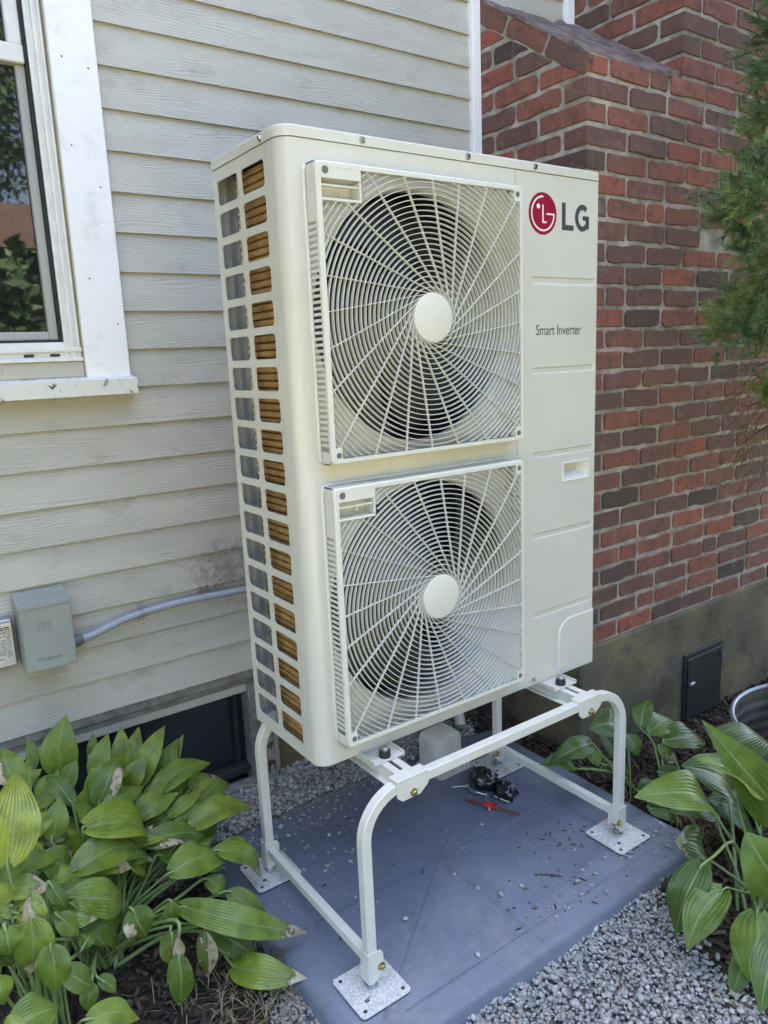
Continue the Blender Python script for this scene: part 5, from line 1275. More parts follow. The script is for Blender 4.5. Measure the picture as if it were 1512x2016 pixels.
# inner liner behind the slots
ringset([[(a, -0.012, b) for a, b in rrect(-ix, ix, -iz, iz, 0.006, 4)], [(a, -0.034, b) for a, b in rrect(-ix, ix, -iz, iz, 0.006, 4)]][:0] or [ri(-0.034), ri(-0.036)])
# corner screw tabs
for sx, sz in ((1, 1), (1, -1), (-1, -1)):
    x0, x1 = sorted((sx * (ix + 0.001), sx * (ix - 0.017))); z0, z1 = sorted((sz * (iz + 0.001), sz * (iz - 0.024)))
    gf.box(x0, x1, -GD + 0.0005, -0.03, z0, z1, 0.001)
# grab handle block, upper left
gf.box(-ix - 0.001, HPX, -GD + 0.0005, -0.012, 0.2685, iz + 0.001, 0.001)
gf.box(-ix - 0.001, HPX, -GD + 0.0003, -0.028, HPZ, HPZ + 0.005, 0.001)
gf.box(HPX - 0.005, HPX, -GD + 0.0004, -0.012, HPZ + 0.0055, 0.268, 0.001)
gf.box(-ix - 0.001, HPX - 0.0055, -GD + 0.004, -0.046 + 0.01, 0.2545, 0.2585, 0.0008)
gf.box(-ix - 0.001, HPX - 0.0055, -0.0135, -0.0110, HPZ + 0.0055, 0.268)
g0 = gf.build('fan_grille', 'grille_plastic', angle=40); g0.parent = unit
g0.matrix_parent_inverse = Matrix.Translation(-unit.location)
def inside(x, z): return abs(x) < ix + 0.0005 and abs(z) < iz + 0.0005 and not (x < HPX - 0.001 and z > HPZ + 0.002)
rg = MB(); r = 0.0665; YF, YB = -GD + 0.001, -GD + 0.0095; T = 0.0009
while r < 0.41:
    n = max(72, int(2 * PI * r / 0.0095)); prev = None
    for k in range(n):
        t0, t1 = 2 * PI * k / n, 2 * PI * (k + 1) / n
        p0 = (r * math.cos(t0), r * math.sin(t0)); p1 = (r * math.cos(t1), r * math.sin(t1))
        if not (inside(*p0) and inside(*p1)): continue
        vs = []
        for t in (t0, t1):
            c_, s_ = math.cos(t), math.sin(t)
            for rr_, y in ((r - T * 0.7, YF), (r + T * 0.7, YF), (r + T, YB), (r - T, YB)): vs.append((rr_ * c_, y, rr_ * s_))
        rg.add(vs, [(0, 1, 5, 4), (1, 2, 6, 5), (2, 3, 7, 6), (3, 0, 4, 7)])
    r += 0.01143
sub(rg.build('guard_rings', 'grille_plastic'), g0)
spk = []
for k in range(24):
    th = rad(8.5 + 15 * k); dx, dz = math.cos(th), math.sin(th); ph = th - PI / 2
    ox, oz = 0.053 * math.cos(ph), 0.053 * math.sin(ph)
    s1 = 0.02
    while inside(ox + dx * s1, oz + dz * s1): s1 += 0.003
    a = Vector((ox, 0, oz)); b = Vector((ox + dx * s1, 0, oz + dz * s1)); w = Vector((-dz, 0, dx)) * 0.00075
    mb = MB(); vs = []
    for p in (a, b):
        for q, y in ((-w * 0.8, YF - 0.0006), (w * 0.8, YF - 0.0006), (w * 1.2, YB - 0.0025), (-w * 1.2, YB - 0.0025)): vs.append(p + q + Vector((0, y, 0)))
    mb.add(vs, [(0, 1, 5, 4), (1, 2, 6, 5), (2, 3, 7, 6), (3, 0, 4, 7), (4, 5, 6, 7), (0, 3, 2, 1)])
    sub(mb.build('spoke', 'grille_plastic'), g0)
mb = MB().lathe([(0.0, -GD - 0.0022), (0.050, -GD - 0.0022), (0.0535, -GD - 0.001), (0.0545, -GD + 0.002), (0.0545, -GD + 0.02)], (0, 0, 0), 'y', 48)
sub(recalc(mb.build('hub_cap', 'grille_plastic', angle=40)), g0)
for sx, sz in ((1, 1), (1, -1), (-1, -1), (-1, 1)):
    p = (sx * (ix - 0.0075), -GD + 0.0004, sz * (iz - 0.0085)); r_ = 0.0062
    if (sx, sz) == (-1, 1): p = (-ix + 0.010, -GD + 0.0004, iz - 0.006); r_ = 0.0075
    mb = MB().cyl((p[0], -GD + 0.002, p[2]), (p[0], -GD - 0.0003, p[2]), r_, n=20)
    sub(mb.build('screw_well', 'well'), g0)
mb = MB().cyl((HPX - 0.03, -0.0138, HPZ + 0.014), (HPX - 0.03, -0.016, HPZ + 0.014), 0.0075, n=16).cyl((HPX - 0.03, -0.016, HPZ + 0.014), (HPX - 0.03, -0.018, HPZ + 0.014), 0.0045, n=12)
sub(mb.build('screw', 'steel', angle=30), g0)
g1 = g0.copy(); COL.objects.link(g1)
for ch in list(g0.children):
    c = ch.copy(); COL.objects.link(c); c.parent = g1
g0.location = (GC[0][0], 0, GC[0][1] + UZ); g1.location = (GC[1][0], 0, GC[1][1] + UZ)
# logo and lettering (flat print)
def ribbon(mb, pts, w, fr, d0, d1):
    pts = [Vector(p) for p in pts]; L, R_ = [], []
    for i, p in enumerate(pts):
        a = (p - pts[i - 1]).normalized() if i > 0 else None; b = (pts[i + 1] - p).normalized() if i < len(pts) - 1 else None
        t = (a + b).normalized() if a is not None and b is not None and (a + b).length > 1e-6 else (a if a is not None else b)
        nrm = Vector((-t.y, t.x)); k = 1.0
        if a is not None and b is not None: k = 1 / max(0.5, abs(nrm.dot(Vector((-a.y, a.x)))))
        L.append(p + nrm * w / 2 * k); R_.append(p - nrm * w / 2 * k)
    for i in range(len(pts) - 1):
        q = [L[i], L[i + 1], R_[i + 1], R_[i]]
        mb.add([fr(a.x, a.y, d1) for a in q] + [fr(a.x, a.y, d0) for a in q], [(0, 1, 2, 3), (0, 4, 5, 1), (1, 5, 6, 2), (2, 6, 7, 3), (3, 7, 4, 0)])
    return mb
LC, LR = (0.7375, 1.2625), 0.0505
disc = [(LC[0] + LR * math.cos(2 * PI * k / 64), LC[1] + LR * math.sin(2 * PI * k / 64)) for k in range(64)]
lg = up_(recalc(MB().prism(disc, FU, -0.0002, -0.0008).build('logo_disc', 'logo_red')))
mb = MB(); q = lambda a, b: (LC[0] + a * LR, LC[1] + b * LR)
ap = [q(0.02, 0.80)] + [q(0.80 * math.cos(rad(t)), 0.80 * math.sin(rad(t))) for t in range(92, 361, 6)] + [q(0.80, 0.0), q(0.26, 0.0)]
ribbon(mb, ap, LR * 0.085, FU, -0.0008, -0.0013)
ribbon(mb, [q(0.0, 0.42), q(0.0, -0.40), q(0.26, -0.40)], LR * 0.085, FU, -0.0008, -0.0013)
mb.prism([(q(-0.33, 0.33)[0] + LR * 0.12 * math.cos(2 * PI * k / 20), q(-0.33, 0.33)[1] + LR * 0.12 * math.sin(2 * PI * k / 20)) for k in range(20)], FU, -0.0008, -0.0013)
sub(recalc(mb.build('logo_face', 'logo_white')), lg)
up_(recalc(MB().prism([(0.8085, 1.2275), (0.853, 1.2275), (0.853, 1.2405), (0.822, 1.2405), (0.822, 1.2945), (0.8085, 1.2945)], FU, -0.0002, -0.0008).build('letter', 'logo_grey')))
gp = []; gcx, gcz, grx, grz = 0.8875, 1.2610, 0.0225, 0.0272
for k in range(15):
    t = rad(48 + (322 - 48) * k / 14); gp.append((gcx + grx * math.cos(t), gcz + grz * math.sin(t)))
mb = ribbon(MB(), gp, 0.0128, FU, -0.0002, -0.0008)
mb.prism([(0.9005, 1.2375), (0.9135, 1.2335), (0.9135, 1.2665), (0.889, 1.2665), (0.889, 1.2555), (0.9005, 1.2555)], FU, -0.0002, -0.00085)
up_(recalc(mb.build('letter', 'logo_grey')))
def text_part(s, x0, x1, z0, z1, fr, d, mat, name, par, spacing=1.0, ext=0.0003):
    cu = bpy.data.curves.new('text', 'FONT'); cu.body = s; cu.size = 1; cu.space_character = spacing; cu.extrude = 0.0
    ob = bpy.data.objects.new('text', cu); COL.objects.link(ob)
    dg = bpy.context.evaluated_depsgraph_get(); me = bpy.data.meshes.new_from_object(ob.evaluated_get(dg))
    bpy.data.objects.remove(ob)
    co = np.array([v.co[:2] for v in me.vertices]); lo, hi = co.min(0), co.max(0)
    for v in me.vertices:
        a = x0 + (v.co.x - lo[0]) / (hi[0] - lo[0]) * (x1 - x0); b = z0 + (v.co.y - lo[1]) / (hi[1] - lo[1]) * (z1 - z0)
        v.co = Vector(fr(a, b, d))
    me.update(); me.name = name
    return link(name, me, mat)
up_(text_part('Smart Inverter', 0.713, 0.887, 0.964, 0.990, FU, -0.0006, 'logo_grey', 'lettering', unit, 0.98))
# mounting feet of the unit
for fx in (0.152, 0.764):
    mb = MB().box(fx - 0.042, fx + 0.042, -0.064, 0.02, UZ - 0.0045, UZ - 0.0015)
    for s_ in (-1, 1):
        a = fx + s_ * 0.042
        mb.box(min(a, a + s_ * 0.002), max(a, a + s_ * 0.002), -0.064, 0.02, UZ - 0.0045, UZ + 0.006)
    up_(mb.build('foot', 'unit_paint'))
    up_(MB().cyl((fx, -0.044, UZ - 0.0015), (fx, -0.044, UZ + 0.014), 0.0145, 0.0135, n=20).build('rubber_washer', 'black_rubber', angle=30))
    up_(hexbolt('bolt', 'steel', (fx, -0.044, UZ + 0.014), (0, 0, 1), 0.0105, 0.007, None))

# ------------------------------------------------------------------ stand
stand = thing('equipment_stand', 'cream steel tube stand with curved legs under the heat pump', 'stand'); stand.location = (0.47, 0.12, PADZ)
def sp_(o): return child(o, stand)
S2 = 0.0125; ZR = UZ - 0.012 - S2; YFR, YRR = -0.1325, 0.378; XL, XR = 0.025, 0.918
sqp = [(-S2, -S2 + 0.002), (-S2 + 0.002, -S2), (S2 - 0.002, -S2), (S2, -S2 + 0.002), (S2, S2 - 0.002), (S2 - 0.002, S2), (-S2 + 0.002, S2), (-S2, S2 - 0.002)]
BR_ = 0.105
for y in (YFR, YRR):
    for xl, sg, xb in ((XL, 1, 0.168), (XR, -1, 0.752)):
        pts = [(xb, y, ZR)]
        for k in range(13):
            t = PI / 2 * k / 12; pts.append((xl + sg * (BR_ - BR_ * math.sin(t)), y, ZR - BR_ + BR_ * math.cos(t)))
        pts.append((xl, y, PADZ + 0.045))
        sp_(MB().tube(pts, sqp, up=(0, 1, 0)).build('leg', 'stand_paint', angle=35))
    sp_(MB().box(0.1685, 0.7515, y - S2, y + S2, ZR - S2, ZR + S2, 0.002).build('rail', 'stand_paint'))
for fx in (0.152, 0.764):
    w = 0.024; zt = UZ - 0.006
    mb = MB()
    # slotted channel: open slots at both ends
    y0, y1 = YFR - S2 - 0.001, YRR + S2 + 0.001
    for ya, yb, xa, xb in ((YFR + S2 + 0.003, YRR - S2 - 0.003, fx - w, fx - 0.005), (YFR + S2 + 0.003, YRR - S2 - 0.003, fx + 0.005, fx + w)):
        mb.box(xa, xb, ya, yb, zt - 0.003, zt)
    mb.box(fx - 0.005, fx + 0.005, -0.02, 0.25, zt - 0.003, zt - 0.0001).box(fx - 0.005, fx + 0.005, YFR + S2 + 0.003, -0.110, zt - 0.003, zt - 0.0001)
    for s_ in (-1, 1):
        a, b = sorted((fx + s_ * w, fx + s_ * (w - 0.003))); mb.box(a, b, YFR + S2 + 0.003, YRR - S2 - 0.003, zt - 0.032, zt - 0.0031)
        a, b = sorted((fx + s_ * (w + 0.0001), fx + s_ * (w + 0.014))); mb.box(a, b, YFR + S2 + 0.003, YRR - S2 - 0.003, zt - 0.032, zt - 0.029)
    sp_(mb.build('cross_channel', 'stand_paint'))
    # hooked brackets over the rails
    for y, sg in ((YFR, -1), (YRR, 1)):
        bx0, bx1 = fx - 0.042, fx + 0.048
        yo = y + sg * (S2 + 0.0005); yi = y - sg * (S2 + 0.004)
        mb = MB()
        a, b = sorted((yo + sg * 0.003, yi)); mb.box(bx0, bx1, a, b, zt - 0.0055, zt + 0.0005, 0.0012)
        a, b = yo, yo + sg * 0.003
        pl = [(bx0, zt - 0.0056), (bx0, zt - 0.040), (bx0 + 0.014, zt - 0.052), (bx1 - 0.026, zt - 0.052), (bx1 - 0.004, zt - 0.036), (bx1, zt - 0.030), (bx1, zt - 0.0056)]
        mb.prism(pl, lambda p, q, d: (p, d, q), a, b, 0.0)
        sp_(recalc(mb.build('bracket', 'stand_paint')))
        sp_(hexbolt('bolt', 'gold_zinc', (fx + 0.003, yo + sg * 0.003, zt - 0.040), (0, sg, 0), 0.0075, 0.006, None, 0.0095))
for x in (XL, XR):
    for y in (YFR, YRR):
        sg = 1 if x == XL else -1
        pl = sp_(recalc(MB().prism(rrect(x - 0.068, x + 0.068, y - 0.068, y + 0.068, 0.012, 5), FXY(PADZ), 0.0045, 0.0085, 0.0008).build('base_plate', 'plate_paint')))
        sub(recalc(MB().prism(rrect(x - 0.0675, x + 0.0675, y - 0.0675, y + 0.0675, 0.012, 5), FXY(PADZ), 0.0004, 0.0044).build('rubber_mat', 'black_rubber')), pl)
        for dx, dy in ((-1, -1), (1, -1), (1, 1), (-1, 1)):
            sub(MB().cyl((x + dx * 0.052, y + dy * 0.052, PADZ + 0.0084), (x + dx * 0.052, y + dy * 0.052, PADZ + 0.0089), 0.0048, n=14).build('bolt_hole', 'hole'), pl)
        sub(MB().box(x - 0.038, x - 0.028, y - 0.035, y - 0.026, PADZ + 0.0084, PADZ + 0.0089).build('square_hole', 'hole'), pl)
        zb = PADZ + 0.0085
        mb = MB().cyl((x, y, zb), (x, y, zb + 0.008), 0.0145, n=20).cyl((x, y, zb + 0.008), (x, y, zb + 0.017), 0.0115, n=6).cyl((x, y, zb + 0.017), (x, y, zb + 0.05), 0.006, n=12)
        sub(mb.build('levelling_bolt', 'steel', angle=30), pl)
        # shoe that wraps the foot of the leg: back and two cheeks
        c = 0.0165; t = 0.003; z0, z1 = PADZ + 0.026, PADZ + 0.105
        mb = MB()
        a, b = sorted((x - sg * c, x - sg * (c - t))); mb.box(a, b, y - c, y + c, z0, z1, 0.001)
        for s_ in (-1, 1):
            pr = [(x - sg * (c - t), z0), (x + sg * 0.004, z0), (x + sg * 0.026, z0 + 0.022), (x + sg * 0.026, z1 - 0.012), (x + sg * 0.020, z1 - 0.002), (x - sg * (c - t), z1)]
            mb.prism(pr, lambda p, q, d: (p, d, q), y + s_ * c, y + s_ * (c - t))
        sp_(recalc(mb.build('shoe', 'stand_paint')))
        mb = MB().box(x - 0.0125, x + 0.0125, y - 0.0125, y + 0.0125, zb + 0.026, zb + 0.032); sub(mb.build('foot_nut_plate', 'steel'), pl)
        sp_(hexbolt('bolt', 'gold_zinc', (x + sg * 0.019, y - c, PADZ + 0.062), (0, -1, 0), 0.0075, 0.006, None, 0.0095))
        sp_(hexbolt('bolt', 'gold_zinc', (x + sg * 0.019, y + c, PADZ + 0.062), (0, 1, 0), 0.0075, 0.006, None, 0.0095))
    sp_(MB().box(x - 0.011, x + 0.011, YFR + 0.0175, YRR - 0.0175, PADZ + 0.066, PADZ + 0.09, 0.002).build('stretcher', 'stand_paint'))
# ------------------------------------------------------------------ electrical gear on the wall
bx = thing('electrical_enclosure', 'grey green electrical box with an embossed letter mark beside the conduit', 'electrical box'); bx.location = (-0.413, WY, 0.69)
def ep(o): return child(o, bx)
mb = MB(); pr = [(WY - 0.009, 0.894), (WY - 0.1, 0.877), (WY - 0.1, 0.6945), (WY - 0.009, 0.6945)]
mb.prism(pr, lambda a, b, d: (d, a, b), -0.478, -0.3495)
ep(recalc(mb.build('body', 'elec_box')))
mb = MB(); pr = [(WY - 0.0088, 0.8965), (WY - 0.1045, 0.8785), (WY - 0.1045, 0.869), (WY - 0.102, 0.869), (WY - 0.102, 0.8765), (WY - 0.0088, 0.8942)]
mb.prism(pr, lambda a, b, d: (d, a, b), -0.480, -0.3475)
ep(recalc(mb.build('lid', 'elec_box')))
ep(MB().box(-0.4765, -0.351, WY - 0.1035, WY - 0.1005, 0.696, 0.8675, 0.001).build('cover', 'elec_box'))
FB = lambda a, b, d: (a, WY - 0.1035 + d, b)
mk = MB(); w_ = 0.0022
def arch(x0, x1, zb, zt):
    r = (x1 - x0) / 2; c = (x0 + x1) / 2
    return [(x0, zb)] + [(c - r * math.cos(PI * k / 8), zt - r + r * math.sin(PI * k / 8)) for k in range(9)] + [(x1, zb)]
xa = -0.437
ribbon(mk, [(xa - 0.001, 0.806), (xa + 0.002, 0.806)] + arch(xa + 0.002, xa + 0.0125, 0.806, 0.829), w_, FB, 0.0002, -0.0022)
ribbon(mk, arch(xa + 0.0155, xa + 0.026, 0.806, 0.829), w_, FB, 0.0002, -0.0022)
ribbon(mk, [(xa - 0.001, 0.806), (xa - 0.001, 0.8295)], w_, FB, 0.0002, -0.0022)
ribbon(mk, [(xa + 0.030, 0.832), (xa + 0.030, 0.809)], w_, FB, 0.0002, -0.0022)
ep(mk.build('embossed_mark', 'elec_box'))
t_ = text_part('MILBANK', -0.4475, -0.3855, 0.7215, 0.7305, FB, -0.0009, 'elec_box', 'embossed_lettering', bx, 1.25)
t_.data.materials.clear(); t_.data.materials.append(MT['connector']); ep(t_)
s2 = thing('disconnect_box', 'small grey metal box with a printed label plate left of the taller box', 'electrical box'); s2.location = (-0.56, WY, 0.71)
child(MB().box(-0.63, -0.4885, WY - 0.044, WY - 0.009, 0.706, 0.838, 0.004).build('body', 'galv'), s2)
child(MB().box(-0.626, -0.4925, WY - 0.047, WY - 0.0445, 0.71, 0.829, 0.001).build('label_plate', 'label_plate'), s2)
mb = MB()
for i, z in enumerate([0.818, 0.8125, 0.806, 0.801, 0.794, 0.789, 0.783, 0.777, 0.772, 0.7655, 0.760, 0.7545, 0.749, 0.744, 0.738, 0.732]):
    x = -0.6215
    while x < -0.499:
        L = random.uniform(0.004, 0.013)
        if i < 2: L = random.uniform(0.006, 0.016)
        if random.random() < 0.86: mb.box(x, min(x + L, -0.498), WY - 0.0474, WY - 0.0471, z - (0.0017 if i < 2 else 0.0009), z + (0.0017 if i < 2 else 0.0009))
        x += L + 0.0022
child(mb.build('fine_print', 'ink'), s2)
# liquid tight conduit with its fitting and strap
cd = thing('flexible_conduit', 'grey flexible conduit running along the siding to the box', 'conduit'); cd.location = (0.0, WY - 0.03, 0.75)
kp = [(-0.330, WY - 0.045, 0.737), (-0.29, WY - 0.044, 0.741), (-0.246, WY - 0.036, 0.750), (-0.19, WY - 0.026, 0.760), (-0.141, WY - 0.0235, 0.766), (-0.09, WY - 0.0235, 0.7695), (-0.031, WY - 0.024, 0.772), (0.08, WY - 0.0235, 0.770), (0.196, WY - 0.0235, 0.765), (0.34, WY - 0.0235, 0.758), (0.55, WY - 0.026, 0.752), (0.70, WY - 0.06, 0.745), (0.8, WY - 0.2, 0.74), (0.84, WY - 0.471, 0.74)]
def catmull(P, n=6):
    P = [Vector(p) for p in P]; out = []
    for i in range(len(P) - 1):
        p0, p1, p2, p3 = P[max(i - 1, 0)], P[i], P[i + 1], P[min(i + 2, len(P) - 1)]
        for k in range(n):
            t = k / n; out.append(0.5 * ((2 * p1) + (p2 - p0) * t + (2 * p0 - 5 * p1 + 4 * p2 - p3) * t * t + (3 * p1 - p0 - 3 * p2 + p3) * t ** 3))
    return out + [P[-1]]
child(MB().rtube(catmull(kp), 0.0112, 14).build('hose', 'conduit', smooth=True), cd)
child(MB().cyl((-0.349, WY - 0.045, 0.735), (-0.327, WY - 0.045, 0.737), 0.0175, n=20).cyl((-0.327, WY - 0.045, 0.737), (-0.317, WY - 0.045, 0.738), 0.0165, 0.0135, n=20).build('fitting', 'connector', angle=30), cd)
mb = MB()
stp = [(-0.141 - 0.0, WY - 0.0085, 0.766 - 0.024), (-0.141, WY - 0.0105, 0.766 - 0.0145)] + [(-0.141, WY - 0.0235 - 0.0135 * math.sin(PI * k / 8), 0.766 - 0.0128 * math.cos(PI * k / 8)) for k in range(9)] + [(-0.141, WY - 0.0105, 0.766 + 0.0145), (-0.141, WY - 0.0085, 0.766 + 0.026)]
mb.tube(stp, [(-0.0065, -0.0009), (0.0065, -0.0009), (0.0065, 0.0009), (-0.0065, 0.0009)], up=(0, -1, 0.001))
# the strap sweeps in the y-z plane, so build it as a plain ribbon instead
mb = MB()
for i in range(len(stp) - 1):
    a, b = Vector(stp[i]), Vector(stp[i + 1]); w = Vector((0.0075, 0, 0)); tt = Vector((0, -0.0022, 0))
    mb.add([a - w, a + w, b + w, b - w, a - w + tt, a + w + tt, b + w + tt, b - w + tt], [(0, 1, 2, 3), (4, 7, 6, 5), (0, 4, 5, 1), (1, 5, 6, 2), (2, 6, 7, 3), (3, 7, 4, 0)])
child(recalc(mb.build('strap', 'galv')), cd)
for z in (0.766 - 0.020, 0.766 + 0.021): child(hexbolt('screw', 'steel', (-0.141, WY - 0.0105, z), (0, -1, 0), 0.0035, 0.002, None), cd)
# peeled blob of old sealant above the conduit
mb = MB()
for i in range(26):
    x = 0.085 + random.gauss(0, 0.022); z = 0.795 + random.gauss(0, 0.006); s = random.uniform(0.002, 0.007)
    mb.cyl((x, WY - 0.004, z), (x + random.uniform(-.003, .003), WY - 0.0105, z), s, s * 0.5, n=7)
tag(mb.build('sealant_patch', 'weathered_wood', smooth=True), 'dark crusty patch of old sealant on the siding above the conduit', 'sealant')

# ------------------------------------------------------------------ things on the pad
cb = thing('plastic_pipe_cover', 'cream plastic box cover with rounded top standing behind the stand legs', 'cover'); cb.location = (0.78, 0.52, PADZ)
mb = MB(); prof = rrect(0.715, 0.845, PADZ + 0.001 - 0.03, PADZ + 0.125, 0.03, 6)
prof = [(a, max(b, PADZ + 0.001)) for a, b in prof]
mb.prism(prof, lambda a, b, d: (a, d, b), 0.565, 0.475, 0.012)
child(recalc(mb.build('shell', 'cream_plastic', angle=50)), cb)
mb = MB().prism(rrect(0.70, 0.865, 0.43, 0.575, 0.012, 4), FXY(PADZ), 0.0006, 0.005, 0.001)
child(recalc(mb.build('flange', 'cream_plastic')), cb)
mb = MB()
for k in range(3): mb.cyl((0.80 + 0.02 * k, 0.445, PADZ + 0.005), (0.80 + 0.02 * k, 0.445, PADZ + 0.018), 0.006, 0.005, n=12)
child(mb.build('peg', 'cream_plastic', angle=30), cb)
pv = MB().rtube(catmull([(1.02, 0.74, 0.24), (1.0, 0.70, 0.19), (0.955, 0.615, 0.095)]), 0.021, 16, cap=False).rtube(catmull([(1.02, 0.74, 0.24), (1.0, 0.70, 0.19), (0.955, 0.615, 0.095)]), 0.018, 16)
tag(pv.build('drain_pipe', 'cream_plastic', angle=50), 'cream drain pipe end sticking out of the gravel at the wall', 'pipe')
def lump(name, mat, c, s, seed, crumple=0.3, parent=None):
    r_ = random.Random(seed); mb = MB(); n, mrows = 22, 14
    ph = [r_.uniform(0, 6) for _ in range(8)]
    for i in range(mrows + 1):
        for k in range(n):
            t = PI * i / mrows; a = 2 * PI * k / n
            d = 1 + crumple * 0.5 * (math.sin(5 * a + ph[0] + 3 * t) * math.sin(4 * t + ph[1]) + 0.6 * math.sin(9 * a + ph[2]) * math.sin(7 * t + ph[3]))
            mb.v.append((c[0] + s[0] * d * math.sin(t) * math.cos(a), c[1] + s[1] * d * math.sin(t) * math.sin(a), max(PADZ + 0.001, c[2] + s[2] * d * math.cos(t))))
    mb.f = [(i * n + k, (i + 1) * n + k, (i + 1) * n + (k + 1) % n, i * n + (k + 1) % n) for i in range(mrows) for k in range(n)]
    return mb.build(name, mat, parent, smooth=True)
bag = thing('plastic_bag', 'crumpled black plastic bag lying on the pad', 'bag'); bag.location = (0.8, 0.27, PADZ)
child(lump('bag_film', 'black_film', (0.795, 0.315, PADZ + 0.028), (0.038, 0.055, 0.032), 3, 0.45), bag)
child(lump('bag_film', 'black_film', (0.805, 0.225, PADZ + 0.024), (0.032, 0.042, 0.028), 5, 0.45), bag)
def lag(p, a, n_):
    rt = thing('lag_bolt', n_, 'bolt'); rt.location = p
    d = Vector((math.cos(a), math.sin(a), 0)); p = Vector(p); L = 0.05
    pts = []; sc = []
    for k in range(21): pts.append(p + d * (L * k / 20)); sc.append(1.0 if k % 2 else 0.72)
    child(MB().rtube(pts, 0.0034, 8, scale=sc).build('thread', 'steel'), rt)
    child(hexbolt('head', 'steel', p, -d, 0.0065, 0.005, None), rt)
for (x, y, a, n_) in ((0.745, 0.345, 2.6, 'silver lag bolt beside the cream cover'), (0.735, 0.30, 1.35, 'silver lag bolt lying nearest the left side of the black bag'),
                      (0.735, 0.235, -2.2, 'silver lag bolt pointing away from the black bag'), (0.757, 0.27, 2.0, 'silver lag bolt leaning against the black bag'), (0.785, 0.195, 1.8, 'silver lag bolt in front of the black bag by the red cap')):
    lag((x, y, PADZ + 0.0068), a, n_)
stk_ = thing('copper_stick', 'thin copper rod with a red plastic collar on the pad', 'rod'); stk_.location = (0.727, 0.207, PADZ)
pa, pb = Vector((0.690, 0.292, PADZ + 0.0065)), Vector((0.765, 0.122, PADZ + 0.0065))
child(MB().cyl(pa, pb, 0.0042, n=12).build('rod', 'copper', angle=30), stk_)
mid = pa.lerp(pb, 0.46); dv = (pb - pa).normalized()
child(MB().cyl(mid - dv * 0.017, mid + dv * 0.017, 0.0105, n=16).build('collar', 'red_cap', angle=30), stk_)
cup = MB().lathe([(0.012, 0.0), (0.018, 0.004), (0.021, 0.03), (0.024, 0.034), (0.022, 0.036), (0.019, 0.03), (0.016, 0.006), (0.0, 0.004)], (0, 0, 0), 'z', 20)
cup.v = [(v[0] * (1 + 0.12 * math.sin(5 * math.atan2(v[1], v[0]))), v[1], v[2]) for v in cup.v]
co = cup.build('plastic_cup', 'clear_plastic', angle=40); co.location = (1.275, 0.0, float(gh(1.275, 0)) + 0.02); co.rotation_euler = (rad(75), 0, rad(-70))
tag(co, 'small crushed whitish plastic cup in the mulch beside the hostas', 'cup')
tw = MB().rtube(catmull([(0.60, -0.10, PADZ + 0.003), (0.63, -0.125, PADZ + 0.004), (0.655, -0.15, PADZ + 0.003)]), 0.0018, 6)
tag(tw.build('twig', 'litter'), 'short dark twig lying on the pad', 'twig')
tw = MB().rtube(catmull([(-0.13, 0.01, 0.03), (-0.09, -0.09, 0.012), (-0.05, -0.15, 0.016), (0.0, -0.165, 0.07)]), 0.0016, 6)
tag(tw.build('dry_stem', 'straw'), 'thin dry plant stem curling onto the front base plate', 'stem')

# round galvanised tub
tub = thing('metal_tub', 'round galvanised metal tub in the planting bed by the chimney', 'tub'); TC = (1.80, -0.37, -0.08); tub.location = TC
prof = [(0.335, 0.0), (0.338, 0.03)]
for k in range(5):
    prof += [(0.342, 0.04 + k * 0.045), (0.351, 0.0525 + k * 0.045), (0.342, 0.065 + k * 0.045)]
prof += [(0.345, 0.275)]
inner = [(r - 0.004, h) for r, h in reversed(prof)]
o = MB().lathe(prof, TC, 'z', 64).build('outer_wall', 'galv', smooth=True); child(o, tub)
o = MB().lathe(inner, TC, 'z', 64).build('inner_wall', 'tub_inner', smooth=True); child(o, tub)
rm = [(0.345 + 0.009 * math.cos(2 * PI * k / 10), 0.281 + 0.009 * math.sin(2 * PI * k / 10)) for k in range(11)]
child(MB().lathe(rm, TC, 'z', 64).build('rolled_rim', 'galv', smooth=True), tub)
child(MB().lathe([(0.333, 0.06), (0.2, 0.065), (0.0, 0.066)], TC, 'z', 48).build('soil', 'soil', smooth=True), tub)

